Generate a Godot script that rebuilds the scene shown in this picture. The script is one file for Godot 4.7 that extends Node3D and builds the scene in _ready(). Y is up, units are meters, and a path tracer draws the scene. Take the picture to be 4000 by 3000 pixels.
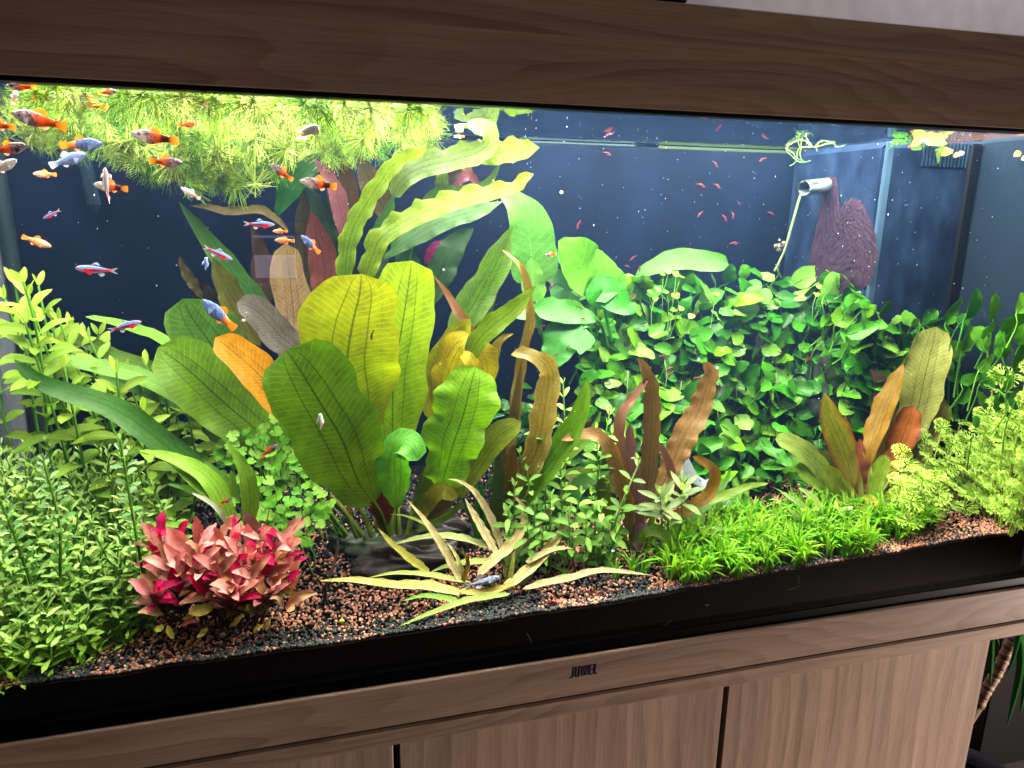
extends Node3D

const D := 0.66       # metres from the lens to the front pane
const CY := 1.35      # height of the lens above the floor
const F := 2774.0     # focal length in pixels of a 4000 pixel wide picture
const CROP_Y := {"A": 200.0, "B": 900.0, "C": 1600.0, "D": 2250.0}
const BACK := 0.58
const TANK_L := -0.385
const TANK_R := 0.898
const FILTER_X := 0.742   # left face and front of the corner filter
const FILTER_Z := 0.27
const WATER_Y := 1.4464

var right := Vector3(0.96641288, 0.01360232, 0.25663421)
var down := Vector3(-0.04892918, -0.97059388, 0.23569779)
var fwd := Vector3(0.25229363, -0.24033828, -0.93732888)
var eye := Vector3(0, CY, D)
var rng := RandomNumberGenerator.new()
var nz := FastNoiseLite.new()
var M := {}
var names := {}
var tone := 0.5        # how light the leaves of the plant being built are


# ---------------------------------------------------------------- helpers
func at(px: float, py: float, z: float) -> Vector3:      # a pixel of the photograph and a depth behind the pane (in D)
	var d := right * (px - 2000.0) + down * (py - 1500.0) + fwd * F
	return eye + d * ((1.0 + z) * D / -d.z)

func at_x(px: float, py: float, x: float) -> Vector3:      # where the sight line through a pixel meets an upright plane across the tank
	var d := right * (px - 2000.0) + down * (py - 1500.0) + fwd * F
	return eye + d * (x / d.x)

func crop(o: String, cx: float, cy: float, z: float) -> Vector3:
	return at((o.unicode_at(1) - 49) * 1000.0 + cx * 0.45208, CROP_Y[o[0]] + cy * 0.45208, z)

func mpp(p: Vector3) -> float:                           # metres per photograph pixel at p
	return (p - eye).dot(fwd) / F

func rgb(r: float, g: float, b: float, k := 0.5) -> Color:   # an observed colour as a linear albedo
	var c := Color(r / 255.0, g / 255.0, b / 255.0).srgb_to_linear()
	return Color(c.r * k, c.g * k, c.b * k)

func jit(c: Color, a: float) -> Color:
	var k := 1.0 + rng.randf_range(-a, a)
	return Color(c.r * k * (1.0 + rng.randf_range(-a, a) * 0.5), c.g * k, c.b * k * (1.0 + rng.randf_range(-a, a) * 0.5))

func rr(a: float, b: float) -> float:
	return rng.randf_range(a, b)

func front_y(x: float) -> float:                         # gravel line along the front pane, in D below the lens
	return 0.664 - 0.036 * smoothstep(0.1, 1.4, x / D) - 0.006 * smoothstep(0.9, 1.4, x / D)

func ground(x: float, z: float) -> float:                # z in D behind the pane -> height in metres
	return CY - D * (front_y(x) - 0.13 * z) + 0.004 * nz.get_noise_2d(x * 900.0, z * 700.0)

func on_ground(px: float, py: float) -> Vector3:         # where the sight line through a pixel meets the gravel
	var lo := 0.0
	var hi := 0.56
	for i in 24:
		var m := (lo + hi) / 2.0
		var p := at(px, py, m)
		if p.y > ground(p.x, m): lo = m
		else: hi = m
	var q := at(px, py, lo)
	return Vector3(q.x, ground(q.x, lo), q.z)


class MB:                                                # collects triangles for one mesh
	var v := PackedVector3Array()
	var c := PackedColorArray()
	var uv := PackedVector2Array()
	var ix := PackedInt32Array()

	func add(p: Vector3, col: Color, t := Vector2.ZERO) -> int:
		v.append(p); c.append(col); uv.append(t)
		return v.size() - 1

	func quad(a: int, b: int, cc: int, d: int) -> void:
		ix.append_array([a, b, cc, a, cc, d])

	func lattice(base: int, rows: int, cols: int) -> void:
		for i in rows - 1:
			for j in cols - 1:
				var a := base + i * cols + j
				ix.append_array([a, a + cols, a + cols + 1, a, a + cols + 1, a + 1])

	func tube(pts: Array, r0: float, r1: float, sides: int, col: Color, col2 := Color(-1, 0, 0)) -> void:
		var base := v.size()
		var n := pts.size()
		var up := Vector3(0.31, 0.2, 0.93)
		for i in n:
			var t: Vector3 = (pts[mini(i + 1, n - 1)] - pts[maxi(i - 1, 0)]).normalized()
			var s := t.cross(up).normalized()
			var b := s.cross(t)
			var f := float(i) / maxf(1.0, n - 1)
			var r := lerpf(r0, r1, f)
			for k in sides + 1:
				var a := TAU * k / sides
				add(pts[i] + (s * cos(a) + b * sin(a)) * r, col if col2.r < 0 else col.lerp(col2, f), Vector2(float(k) / sides, f))
		lattice(base, n, sides + 1)

	func ball(o: Vector3, e: Basis, rows: int, cols: int, col: Color) -> void:
		var base := v.size()
		for i in rows + 1:
			var th := PI * i / rows
			for j in cols + 1:
				var ph := TAU * j / cols
				add(o + e * Vector3(sin(th) * cos(ph), cos(th), -sin(th) * sin(ph)), col, Vector2(float(j) / cols, float(i) / rows))
		lattice(base, rows + 1, cols + 1)

	func box(lo: Vector3, hi: Vector3, col := Color.WHITE, bev := 0.0, uvs := Vector2.ONE, turn := false) -> void:
		# six faces with a small chamfer; UVs in metres times uvs (turn swaps them for upright grain)
		for ax in 3:
			for sg in [-1.0, 1.0]:
				var n := Vector3.ZERO; n[ax] = sg
				var u := (ax + 1) % 3
				var w := (ax + 2) % 3
				var q := []
				for k in [[0, 0], [1, 0], [1, 1], [0, 1]]:
					var p := Vector3.ZERO
					p[ax] = hi[ax] if sg > 0 else lo[ax]
					p[u] = lo[u] + bev if k[0] == 0 else hi[u] - bev
					p[w] = lo[w] + bev if k[1] == 0 else hi[w] - bev
					q.append(p)
				if sg > 0: q.reverse()
				var id := []
				for p in q:
					var t: Vector2 = Vector2(p.x + 0.42, p.y) if ax == 2 else (Vector2(p.z, p.y) if ax == 0 else Vector2(p.x, p.z))
					if turn: t = Vector2(t.y, t.x)
					id.append(add(p, col, t * uvs))
				quad(id[0], id[1], id[2], id[3])
		if bev > 0.0:
			for ax in 3:
				var u := (ax + 1) % 3
				var w := (ax + 2) % 3
				for su in [0, 1]:
					for sw in [0, 1]:
						var q := []
						for e in [[0, 0], [0, 1], [1, 1], [1, 0]]:
							var p := Vector3.ZERO
							p[ax] = lo[ax] + bev if e[0] == 0 else hi[ax] - bev
							var eu := (hi[u] if su else lo[u])
							var ew := (hi[w] if sw else lo[w])
							var iu: float = eu - bev * (1 if su else -1)
							var iw: float = ew - bev * (1 if sw else -1)
							p[u] = eu if e[1] == 0 else iu
							p[w] = iw if e[1] == 0 else ew
							q.append(p)
						if (su + sw) % 2 == 0: q.reverse()
						var id := []
						for p in q:
							var t := Vector2(p.x + p.z + 0.42, p.y)
							if turn: t = Vector2(t.y, t.x)
							id.append(add(p, col, t * uvs))
						quad(id[0], id[1], id[2], id[3])

	func mesh(mat: Material, smooth := true) -> ArrayMesh:
		var nrm := PackedVector3Array()
		if smooth:
			nrm.resize(v.size())
			for k in range(0, ix.size(), 3):
				var a := ix[k]
				var b := ix[k + 1]
				var d := ix[k + 2]
				var n := (v[d] - v[a]).cross(v[b] - v[a])
				nrm[a] += n; nrm[b] += n; nrm[d] += n
			for k in nrm.size(): nrm[k] = nrm[k].normalized()
		else:
			var v2 := PackedVector3Array(); var c2 := PackedColorArray(); var u2 := PackedVector2Array(); var i2 := PackedInt32Array()
			for k in range(0, ix.size(), 3):
				var n := (v[ix[k + 2]] - v[ix[k]]).cross(v[ix[k + 1]] - v[ix[k]]).normalized()
				for e in 3:
					v2.append(v[ix[k + e]]); c2.append(c[ix[k + e]]); u2.append(uv[ix[k + e]]); nrm.append(n); i2.append(k + e)
			v = v2; c = c2; uv = u2; ix = i2
		var arr := []
		arr.resize(Mesh.ARRAY_MAX)
		arr[Mesh.ARRAY_VERTEX] = v; arr[Mesh.ARRAY_NORMAL] = nrm; arr[Mesh.ARRAY_COLOR] = c
		arr[Mesh.ARRAY_TEX_UV] = uv; arr[Mesh.ARRAY_INDEX] = ix
		var m := ArrayMesh.new()
		m.add_surface_from_arrays(Mesh.PRIMITIVE_TRIANGLES, arr)
		m.surface_set_material(0, mat)
		return m


func numbered(n: String) -> String:
	if not names.has(n):
		names[n] = 0
		return n
	names[n] += 1
	return "%s_%03d" % [n, names[n]]

func put(n: String, mesh: Mesh, parent: Node = self) -> MeshInstance3D:
	var o := MeshInstance3D.new()
	o.name = numbered(n) if parent == self else n
	o.mesh = mesh
	if parent != self and parent.has_node(NodePath(n)):
		var k := 1
		while parent.has_node(NodePath("%s_%03d" % [n, k])): k += 1
		o.name = "%s_%03d" % [n, k]
	parent.add_child(o, true)
	return o

func tag(o: Node, label: String, category := "", group := "", kind := "") -> void:
	if label: o.set_meta("label", label)
	if category: o.set_meta("category", category)
	if group: o.set_meta("group", group)
	if kind: o.set_meta("kind", kind)

func thing(n: String, label: String, category: String, where := Vector3.ZERO, group := "") -> Node3D:
	var o := Node3D.new()
	o.name = numbered(n)
	add_child(o)
	o.position = where
	tag(o, label, category, group)
	return o

func part(n: String, mb: MB, mat: Material, parent: Node, smooth := true) -> MeshInstance3D:   # geometry given in world places
	if parent != self:
		var off: Vector3 = parent.position if parent.get_parent() == self else parent.get_parent().position
		for k in mb.v.size(): mb.v[k] -= off
	return put(n, mb.mesh(mat, smooth), parent)


# ---------------------------------------------------------------- materials
func mat(rough := 0.5, back := Color(0, 0, 0), tex: Texture2D = null, vc := true) -> StandardMaterial3D:
	var m := StandardMaterial3D.new()
	m.roughness = rough
	m.vertex_color_use_as_albedo = vc
	m.cull_mode = BaseMaterial3D.CULL_DISABLED
	m.metallic_specular = 0.2
	if tex: m.albedo_texture = tex
	if back != Color(0, 0, 0):
		m.backlight_enabled = true
		m.backlight = back
	return m

func flat(r: float, g: float, b: float, rough := 0.6, k := 0.6) -> StandardMaterial3D:
	var m := StandardMaterial3D.new()
	m.albedo_color = rgb(r, g, b, k).linear_to_srgb()
	m.roughness = rough
	return m

func vein_texture(kind: int) -> ImageTexture:
	var w := 160
	var h := 448
	var im := Image.create(w, h, false, Image.FORMAT_RGB8)
	var n := FastNoiseLite.new()
	n.seed = 11 + kind; n.frequency = 0.035; n.fractal_octaves = 3
	var fine := FastNoiseLite.new()
	fine.seed = 5; fine.frequency = 0.16 if kind != 2 else 0.09; fine.fractal_octaves = 2
	for y in h:
		var t := float(y) / h
		for x in w:
			var a := absf(float(x) / (w - 1) - 0.5) * 2.0           # 0 at the midrib, 1 at the edge
			var c := Vector3(0.80, 0.80, 0.80)
			var mott := n.get_noise_2d(x, y)
			var gr := fine.get_noise_2d(x, y)
			c *= 1.0 + 0.10 * mott + 0.05 * gr
			if kind == 0:       # broad sword leaf: dark lengthwise veins, pale cross veins
				c *= 0.90 + 0.13 * n.get_noise_2d(x * 0.5 + 70.0, y * 0.25)
				var s := fposmod(t * 34.0 - a * 4.6 + 1.2 * a * a + 0.30 * mott, 1.0)
				var cross := exp(-pow((s - 0.5) / 0.075, 2.0)) * clampf((1.0 - a) * 6.0, 0.0, 1.0)
				c = c.lerp(Vector3(1.0, 1.0, 0.90), cross * 0.55)
				for q in [[0.0, 0.020, 0.8], [0.37, 0.013, 0.62], [0.72, 0.009, 0.1]]:
					var line := exp(-pow((a - q[0] * (1.0 - 0.25 * t * t)) / q[1], 2.0))
					c = c.lerp(Vector3(0.30, 0.36, 0.22), line * q[2])
			elif kind == 1:     # narrow crypt and wavy leaf: lengthwise veins, mottling
				for q in [[0.0, 0.05, 0.5], [0.42, 0.03, 0.35], [0.74, 0.03, 0.22]]:
					c = c.lerp(Vector3(0.45, 0.45, 0.32), exp(-pow((a - q[0]) / q[1], 2.0)) * q[2])
				var s := fposmod(t * 22.0 - a * 2.6 + 0.3 * mott, 1.0)
				c = c.lerp(Vector3(0.95, 0.95, 0.85), exp(-pow((s - 0.5) / 0.1, 2.0)) * 0.22)
				c *= 1.0 - 0.30 * clampf(gr * 1.7 - 0.1, 0.0, 1.0)
			elif kind == 2:     # anubias: faint side veins and specks of algae
				var s := fposmod(t * 11.0 - a * 2.0, 1.0)
				c = c.lerp(Vector3(0.95, 1.0, 0.9), exp(-pow((s - 0.5) / 0.12, 2.0)) * 0.18)
				c = c.lerp(Vector3(0.95, 1.0, 0.9), exp(-pow(a / 0.04, 2.0)) * 0.45)
				var speck := smoothstep(0.12, 0.42, gr + 0.55 * mott - 0.05)
				c = c.lerp(Vector3(0.34, 0.42, 0.30), speck * 0.8)
			elif kind == 3:     # small plain leaf, pale midrib
				c = c.lerp(Vector3(1.0, 1.0, 0.95), exp(-pow(a / 0.09, 2.0)) * 0.45)
			elif kind == 4:     # red leaf with pink veins
				c = c.lerp(Vector3(1.0, 0.78, 0.78), exp(-pow(a / 0.07, 2.0)) * 0.7)
				var s := fposmod(t * 8.0 - a * 1.6 + 0.2 * mott, 1.0)
				c = c.lerp(Vector3(1.0, 0.8, 0.78), exp(-pow((s - 0.5) / 0.11, 2.0)) * 0.4)
				c = c.lerp(Vector3(0.72, 0.86, 0.45), clampf(mott * 1.4, 0.0, 0.6))
			elif kind == 5:     # clean anubias leaf
				var s := fposmod(t * 12.0 - a * 2.2, 1.0)
				c = c.lerp(Vector3(0.96, 1.0, 0.9), exp(-pow((s - 0.5) / 0.14, 2.0)) * 0.3)
				c = c.lerp(Vector3(0.9, 1.0, 0.85), exp(-pow(a / 0.035, 2.0)) * 0.5)
				c *= 1.0 - 0.35 * smoothstep(0.35, 0.6, gr + 0.2 * mott)
			elif kind == 6:     # straw-coloured leaf with dark flecks along it
				c = c.lerp(Vector3(0.5, 0.42, 0.26), smoothstep(0.05, 0.4, fine.get_noise_2d(x * 1.6, y * 0.5)) * 0.55)
				c = c.lerp(Vector3(0.55, 0.5, 0.3), exp(-pow(a / 0.12, 2.0)) * 0.5)
			im.set_pixel(x, y, Color(clampf(c.x, 0, 1), clampf(c.y, 0, 1), clampf(c.z, 0, 1)))
	im.generate_mipmaps()
	return ImageTexture.create_from_image(im)

func wood_texture(sd: int, w: int, h: int, cathedral: float) -> ImageTexture:   # grain runs along u
	var im := Image.create(w, h, false, Image.FORMAT_RGB8)
	var warp := FastNoiseLite.new()
	warp.seed = sd; warp.frequency = 0.004; warp.fractal_octaves = 2
	var pore := FastNoiseLite.new()
	pore.seed = sd + 3; pore.frequency = 0.05; pore.fractal_octaves = 2
	var tone := FastNoiseLite.new()
	tone.seed = sd + 8; tone.frequency = 0.01
	for y in h:
		for x in w:
			var u := float(x)
			var f := float(y)
			var g := warp.get_noise_2d(u * 0.55, f * 0.9) * cathedral + warp.get_noise_2d(u * 0.2 + 900.0, f * 3.0) * cathedral * 0.25
			var wob := warp.get_noise_2d(u * 2.2 + 300.0, f * 2.0) * 0.10 * minf(1.0, cathedral)
			var ring := fposmod(f * 0.034 + g * 3.2 + wob, 1.0)
			var band := pow(ring, 2.0) * (1.0 - smoothstep(0.9, 1.0, ring))
			var str2 := 0.55 + 0.75 * tone.get_noise_2d(u * 0.15 + 50.0, f * 1.3)
			var streak := pore.get_noise_2d(u * 0.10, f * 4.0)
			var fib := pore.get_noise_2d(u * 0.45 + 400.0, f * 8.0)
			var wide := tone.get_noise_2d(u * 0.12, f * 1.6)
			var k := 0.82 - 0.17 * band * str2 - 0.05 * streak - 0.10 * maxf(0.0, fib - 0.02) + 0.12 * wide
			im.set_pixel(x, y, Color(clampf(k, 0, 1), clampf(k * 0.985 - 0.012 * band, 0, 1), clampf(k * 0.965 - 0.03 * band, 0, 1)))
	im.generate_mipmaps()
	return ImageTexture.create_from_image(im)

func noise_tex(freq: float, a: Color, b: Color, size := 256, sd := 1, oct := 4) -> NoiseTexture2D:
	var t := NoiseTexture2D.new()
	t.width = size; t.height = size; t.seamless = true
	var n := FastNoiseLite.new()
	n.frequency = freq; n.seed = sd; n.fractal_octaves = oct
	t.noise = n
	var g := Gradient.new()
	g.set_color(0, a); g.set_color(1, b)
	t.color_ramp = g
	return t

func make_materials() -> void:
	var glow := Color(0.86, 0.9, 0.5)
	M.sword = mat(0.42, Color(0.96, 1.0, 0.5), vein_texture(0))
	M.crypt = mat(0.42, Color(0.8, 0.76, 0.5), vein_texture(1))
	M.algae = mat(0.34, Color(0.4, 0.5, 0.25), vein_texture(2))
	M.anubias = mat(0.36, Color(0.66, 0.7, 0.36), vein_texture(5))
	M.small = mat(0.45, Color(0.96, 1.0, 0.6), vein_texture(3))
	M.red = mat(0.42, Color(0.9, 0.62, 0.62), vein_texture(4))
	M.straw = mat(0.5, Color(0.6, 0.58, 0.4), vein_texture(6))
	M.thin = mat(0.5, Color(0.85, 0.9, 0.5))
	M.solid = mat(0.5)
	M.wet = mat(0.22)
	M.fin = mat(0.4, Color(0.9, 0.8, 0.7))


# ---------------------------------------------------------------- leaves
const PROFILE := {"oval": [0.62, 0.36], "paddle": [0.40, 0.26], "ovate": [0.42, 0.7], "heart": [0.26, 0.62], "lance": [0.8, 0.85], "strap": [0.28, 0.42], "spoon": [1.1, 0.5], "tip": [0.45, 1.0], "blade": [0.35, 0.8]}

func width_at(kind: String, s: float) -> float:
	var q = PROFILE[kind]
	var a: float = q[0]
	var b: float = q[1]
	var m: float = a / (a + b)
	return pow(maxf(s, 0.0), a) * pow(maxf(1.0 - s, 0.0), b) / (pow(m, a) * pow(1.0 - m, b))

func spline(p: Array, n: int) -> Array:                  # n+1 evenly spaced points of a smooth curve through p
	var dense := []
	for i in p.size() - 1:
		var a: Vector3 = p[maxi(i - 1, 0)]
		var b: Vector3 = p[i]
		var c: Vector3 = p[i + 1]
		var d: Vector3 = p[mini(i + 2, p.size() - 1)]
		for k in 12: dense.append(b.cubic_interpolate(c, a, d, k / 12.0))
	dense.append(p[-1])
	var acc := [0.0]
	for i in dense.size() - 1: acc.append(acc[-1] + dense[i].distance_to(dense[i + 1]))
	var out := []
	var j := 0
	for k in n + 1:
		var want: float = acc[-1] * k / n
		while j < dense.size() - 2 and acc[j + 1] < want: j += 1
		out.append(dense[j].lerp(dense[j + 1], clampf((want - acc[j]) / maxf(acc[j + 1] - acc[j], 1e-9), 0, 1)))
	return out

# One leaf along the points p (base first). o: prof, pet (share that is stalk), tilt, roll, twist, cup, ruf, fr, col, col2, edge, n (fixed facing), nl, nw, pr
func blade(mb: MB, p: Array, width: float, o: Dictionary) -> void:
	var pet: float = o.get("pet", 0.0)
	var nl: int = o.get("nl", 24)
	var nw: int = o.get("nw", 8)
	var prof: String = o.get("prof", "lance")
	var col: Color = o.col
	var col2: Color = o.get("col2", col)
	var edge: Color = o.get("edge", col2)
	var cup: float = o.get("cup", 0.15)
	var ruf: float = o.get("ruf", 0.05)
	var fr: float = o.get("fr", 4.0)
	var pl := rr(0, TAU)
	var pr := rr(0, TAU)
	var np := int(round(nl * (1.0 / maxf(1.0 - pet, 0.2))))
	var q := spline(p, np)
	var first := np - nl
	if first > 0:
		var st := []
		for i in range(0, first + 2): st.append(q[i])
		var r: float = o.get("pr", width * 0.035)
		mb.tube(st, r * 1.15, r * 0.7, 6, o.get("stalk", col), col)
	var base := mb.v.size()
	var wl := rr(-400, 400)
	var lob: float = o.get("lobe", 0.10)
	for i in nl + 1:
		var s := float(i) / nl
		var k := first + i
		var c: Vector3 = q[k]
		var t: Vector3 = (q[mini(k + 1, np)] - q[maxi(k - 1, 0)]).normalized()
		var f: Vector3 = o.n if o.has("n") else ((eye - c).normalized() + Vector3.UP * o.get("tilt", 0.35)).normalized()
		f = (f - t * f.dot(t)).normalized()
		f = f.rotated(t, o.get("roll", 0.0) + o.get("twist", 0.0) * (s - 0.3))
		var side := t.cross(f).normalized()
		var hw := width * 0.5 * maxf(width_at(prof, s), 0.012)
		for j in nw + 1:
			var v := 2.0 * j / nw - 1.0
			var ph: float = pl if v < 0 else pr
			var wav := sin(TAU * fr * s + ph) + 0.45 * sin(TAU * fr * 2.3 * s + ph * 1.7)
			var av := absf(v)
			var pos := c + side * v * hw * (1.0 + ruf * 1.1 * av * wav + lob * av * nz.get_noise_2d(s * 230.0 + wl, 60.0 * signf(v) + wl) * 2.0) + f * (cup * hw * v * v + ruf * width * av * av * wav * minf(1.0, hw / (width * 0.2)))
			var cc := col.lerp(col2, s).lerp(edge, pow(av, 5.0))
			mb.add(pos, cc, Vector2(0.5 + 0.5 * v, s))
	mb.lattice(base, nl + 1, nw + 1)

func leaf(parent: Node3D, o: String, flat_pts: Array, w: float, m: String, opt: Dictionary, n := "leaf") -> MeshInstance3D:
	var p := []
	for k in range(0, flat_pts.size(), 3): p.append(crop(o, flat_pts[k], flat_pts[k + 1], flat_pts[k + 2]))
	var mb := MB.new()
	blade(mb, p, w * 0.45208 * mpp(p[p.size() / 2]), opt)
	return part(n, mb, M[m], parent)

func O(r: float, g: float, b: float, prof := "lance", more := {}) -> Dictionary:   # leaf options from an observed colour
	var d := {"col": rgb(r, g, b, tone), "prof": prof}
	d.merge(more, true)
	if d.has("tipc"): d.col2 = rgb(d.tipc[0], d.tipc[1], d.tipc[2], tone)
	if d.has("edgec"): d.edge = rgb(d.edgec[0], d.edgec[1], d.edgec[2], tone)
	if d.has("stalkc"): d.stalk = rgb(d.stalkc[0], d.stalkc[1], d.stalkc[2], tone)
	return d


# ---------------------------------------------------------------- scene
func _ready() -> void:
	rng.seed = 20240611
	nz.seed = 4; nz.frequency = 0.01
	var cam := Camera3D.new()
	cam.name = "camera"
	cam.fov = 2.0 * rad_to_deg(atan(1500.0 / F))
	cam.near = 0.02
	cam.far = 30.0
	cam.transform = Transform3D(Basis(right, -down, -fwd), eye)
	add_child(cam)
	cam.current = true
	var env := Environment.new()
	env.background_mode = Environment.BG_COLOR
	env.background_color = Color(0.11, 0.105, 0.11)
	env.tonemap_mode = Environment.TONE_MAPPER_LINEAR
	env.tonemap_exposure = 1.0
	env.volumetric_fog_enabled = true
	env.volumetric_fog_density = 0.0
	env.sdfgi_enabled = true
	env.ssao_enabled = true
	env.ssil_enabled = true
	var we := WorldEnvironment.new()
	we.name = "environment"
	we.environment = env
	add_child(we)
	make_materials()
	lamps()
	room()
	aquarium()
	substrate()
	filter_and_fittings()
	big_sword()
	wavy_sword()
	crypts()
	anubias()
	right_sword()
	stems_left()
	stems_middle()
	red_plant()
	clover()
	feathery()
	floating()
	carpet()
	animals()
	debris()
	tell_apart()

func area(n: String, where: Vector3, rot: Vector3, size: Vector2, e: float, col: Color) -> void:
	var l := AreaLight3D.new()
	l.name = n
	l.position = where
	l.rotation_degrees = rot
	l.area_size = size
	l.light_energy = e
	l.light_color = col
	l.shadow_enabled = true
	add_child(l)

func lamps() -> void:
	# two lamp bars under the lid, and a shaded floor lamp out of view to the right of the viewer that lights the furniture
	var glowing := StandardMaterial3D.new()
	glowing.albedo_color = Color(0.9, 0.95, 1.0)
	glowing.emission_enabled = true
	glowing.emission = Color(0.9, 0.96, 1.0)
	glowing.emission_energy_multiplier = 2.0
	var k := 0
	for z in [0.135, 0.40]:
		var o := thing("lamp_bar", ["front aluminium lamp bar under the lid above the water", "rear aluminium lamp bar under the lid above the water"][k], "lamp", Vector3(0.25, WATER_Y + 0.070, -z * D), "lamp bars under the aquarium lid")
		var mb := MB.new()
		mb.box(Vector3(-0.62, 0.0, -0.075), Vector3(0.62, 0.008, 0.075), Color(0.5, 0.5, 0.52), 0.002)
		put("housing", mb.mesh(M.solid, false), o)
		mb = MB.new()
		mb.box(Vector3(-0.60, -0.004, -0.07), Vector3(0.60, -0.0005, 0.07), Color.WHITE, 0.001)
		put("tube", mb.mesh(glowing, false), o)
		area("lamp_bar_light" + str(k), Vector3(0.25, WATER_Y + 0.064, -z * D), Vector3(-90, 0, 0), Vector2(1.2, 0.14), LED, Color(1.0, 0.98, 0.94))
		k += 1
	area("wall_lamp_light", Vector3(1.3, 2.45, -0.18), Vector3(-70, 0, 0), Vector2(0.6, 0.1), 1.1, Color(1.0, 0.95, 0.95))
	area("floor_lamp_light", Vector3(2.35, 0.45, 0.6), Vector3(-48, 83, 0), Vector2(0.4, 0.4), 19.0, Color(1.0, 0.93, 0.88))

const LED := 39.0

func room() -> void:
	var w := StandardMaterial3D.new()
	w.albedo_color = rgb(205, 200, 205, 0.75).linear_to_srgb()
	w.roughness = 0.9
	w.albedo_texture = noise_tex(0.02, Color(0.9, 0.9, 0.9), Color(1, 1, 1), 256, 7)
	w.uv1_triplanar = true
	w.uv1_world_triplanar = true
	w.uv1_scale = Vector3(3, 3, 3)
	var mb := MB.new()
	mb.box(Vector3(-1.5, 0, -0.75), Vector3(3.6, 2.6, -0.62))
	tag(put("room_wall", mb.mesh(w, false)), "pale grey painted wall behind the aquarium", "wall", "", "structure")
	mb = MB.new()
	mb.box(Vector3(-1.5, -0.05, -0.62), Vector3(3.6, 0.0, 1.6))
	var fl := flat(44, 36, 32, 0.7, 0.35)
	fl.albedo_texture = noise_tex(0.05, Color(0.5, 0.5, 0.5), Color(1, 1, 1), 256, 3)
	tag(put("floor", mb.mesh(fl, false)), "dark brown floor beside the cabinet", "floor", "", "structure")
	# picture frame standing on the lid
	var f := thing("picture_frame", "black picture frame whose lower edge shows above the lid", "picture frame", at(2420, -60, 0.4))
	var a := crop_free(2370, -40, 0.5)
	mb = MB.new()
	var y0 := at(2600, 12, 0.45).y
	var x1 := at(2690, 12, 0.45).x
	mb.box(Vector3(x1 - 0.5, y0 + 0.004, -0.315), Vector3(x1 - 0.012, y0 + 0.016, -0.30), rgb(60, 62, 68, 0.5), 0.002)
	mb.box(Vector3(x1 - 0.012, y0 + 0.004, -0.315), Vector3(x1, y0 + 0.36, -0.30), rgb(150, 150, 158, 0.5), 0.002)
	part("frame", mb, M.solid, f, false)
	mb = MB.new()
	mb.box(Vector3(x1 - 0.5, y0 + 0.0165, -0.312), Vector3(x1 - 0.0125, y0 + 0.36, -0.306), rgb(40, 20, 18, 0.5))
	part("picture", mb, M.solid, f, false)
	house_plant()
	# dark furniture behind the house plant
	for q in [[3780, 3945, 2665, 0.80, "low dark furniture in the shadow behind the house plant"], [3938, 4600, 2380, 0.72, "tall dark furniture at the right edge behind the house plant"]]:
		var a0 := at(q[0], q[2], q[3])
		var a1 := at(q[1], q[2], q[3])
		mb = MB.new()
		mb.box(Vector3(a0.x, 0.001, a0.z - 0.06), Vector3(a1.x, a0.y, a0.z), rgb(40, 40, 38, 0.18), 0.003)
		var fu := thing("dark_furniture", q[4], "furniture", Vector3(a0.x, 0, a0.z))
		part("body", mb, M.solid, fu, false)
	# the bright window across the room that the front pane reflects
	var wd := thing("room_window", "bright window across the room, reflected faintly in the front pane", "window", Vector3(-0.35, 1.0, 2.4))
	var gl := StandardMaterial3D.new()
	gl.albedo_color = Color(0.8, 0.8, 0.9)
	gl.emission_enabled = true
	gl.emission = Color(0.86, 0.80, 0.98)
	gl.emission_energy_multiplier = 1.2
	var zz := 2.4
	var k := (D + zz) / D
	var c0 := eye + (at(985, 900, 0.0) - eye) * k
	var c1 := eye + (at(1160, 1085, 0.0) - eye) * k
	mb = MB.new()
	mb.box(Vector3(c0.x, c1.y, zz), Vector3(c1.x, c0.y - 0.02, zz + 0.01))
	part("pane", mb, gl, wd, false)
	for q in 5:
		mb = MB.new()
		var yb := lerpf(c0.y - 0.02, c1.y, 0.05 + 0.068 * q)
		mb.box(Vector3(c0.x + 0.002, yb - 0.022, zz - 0.02), Vector3(c1.x - 0.002, yb, zz - 0.012), rgb(130, 104, 90, .3))
		part("blind_slat", mb, M.solid, wd, false)
	for e in [[Vector3(c0.x - 0.03, c1.y - 0.03, zz), Vector3(c0.x, c0.y + 0.03, zz + 0.03)], [Vector3(c1.x, c1.y - 0.03, zz), Vector3(c1.x + 0.03, c0.y + 0.03, zz + 0.03)], [Vector3(c0.x, c1.y - 0.03, zz), Vector3(c1.x, c1.y, zz + 0.03)], [Vector3(c0.x, c0.y - 0.02, zz), Vector3(c1.x, c0.y + 0.03, zz + 0.03)]]:
		mb = MB.new()
		mb.box(e[0], e[1], rgb(150, 120, 100, .5))
		part("frame", mb, M.solid, wd, false)

func crop_free(px: float, py: float, z: float) -> Vector3:
	return at(px, py, z)

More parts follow.
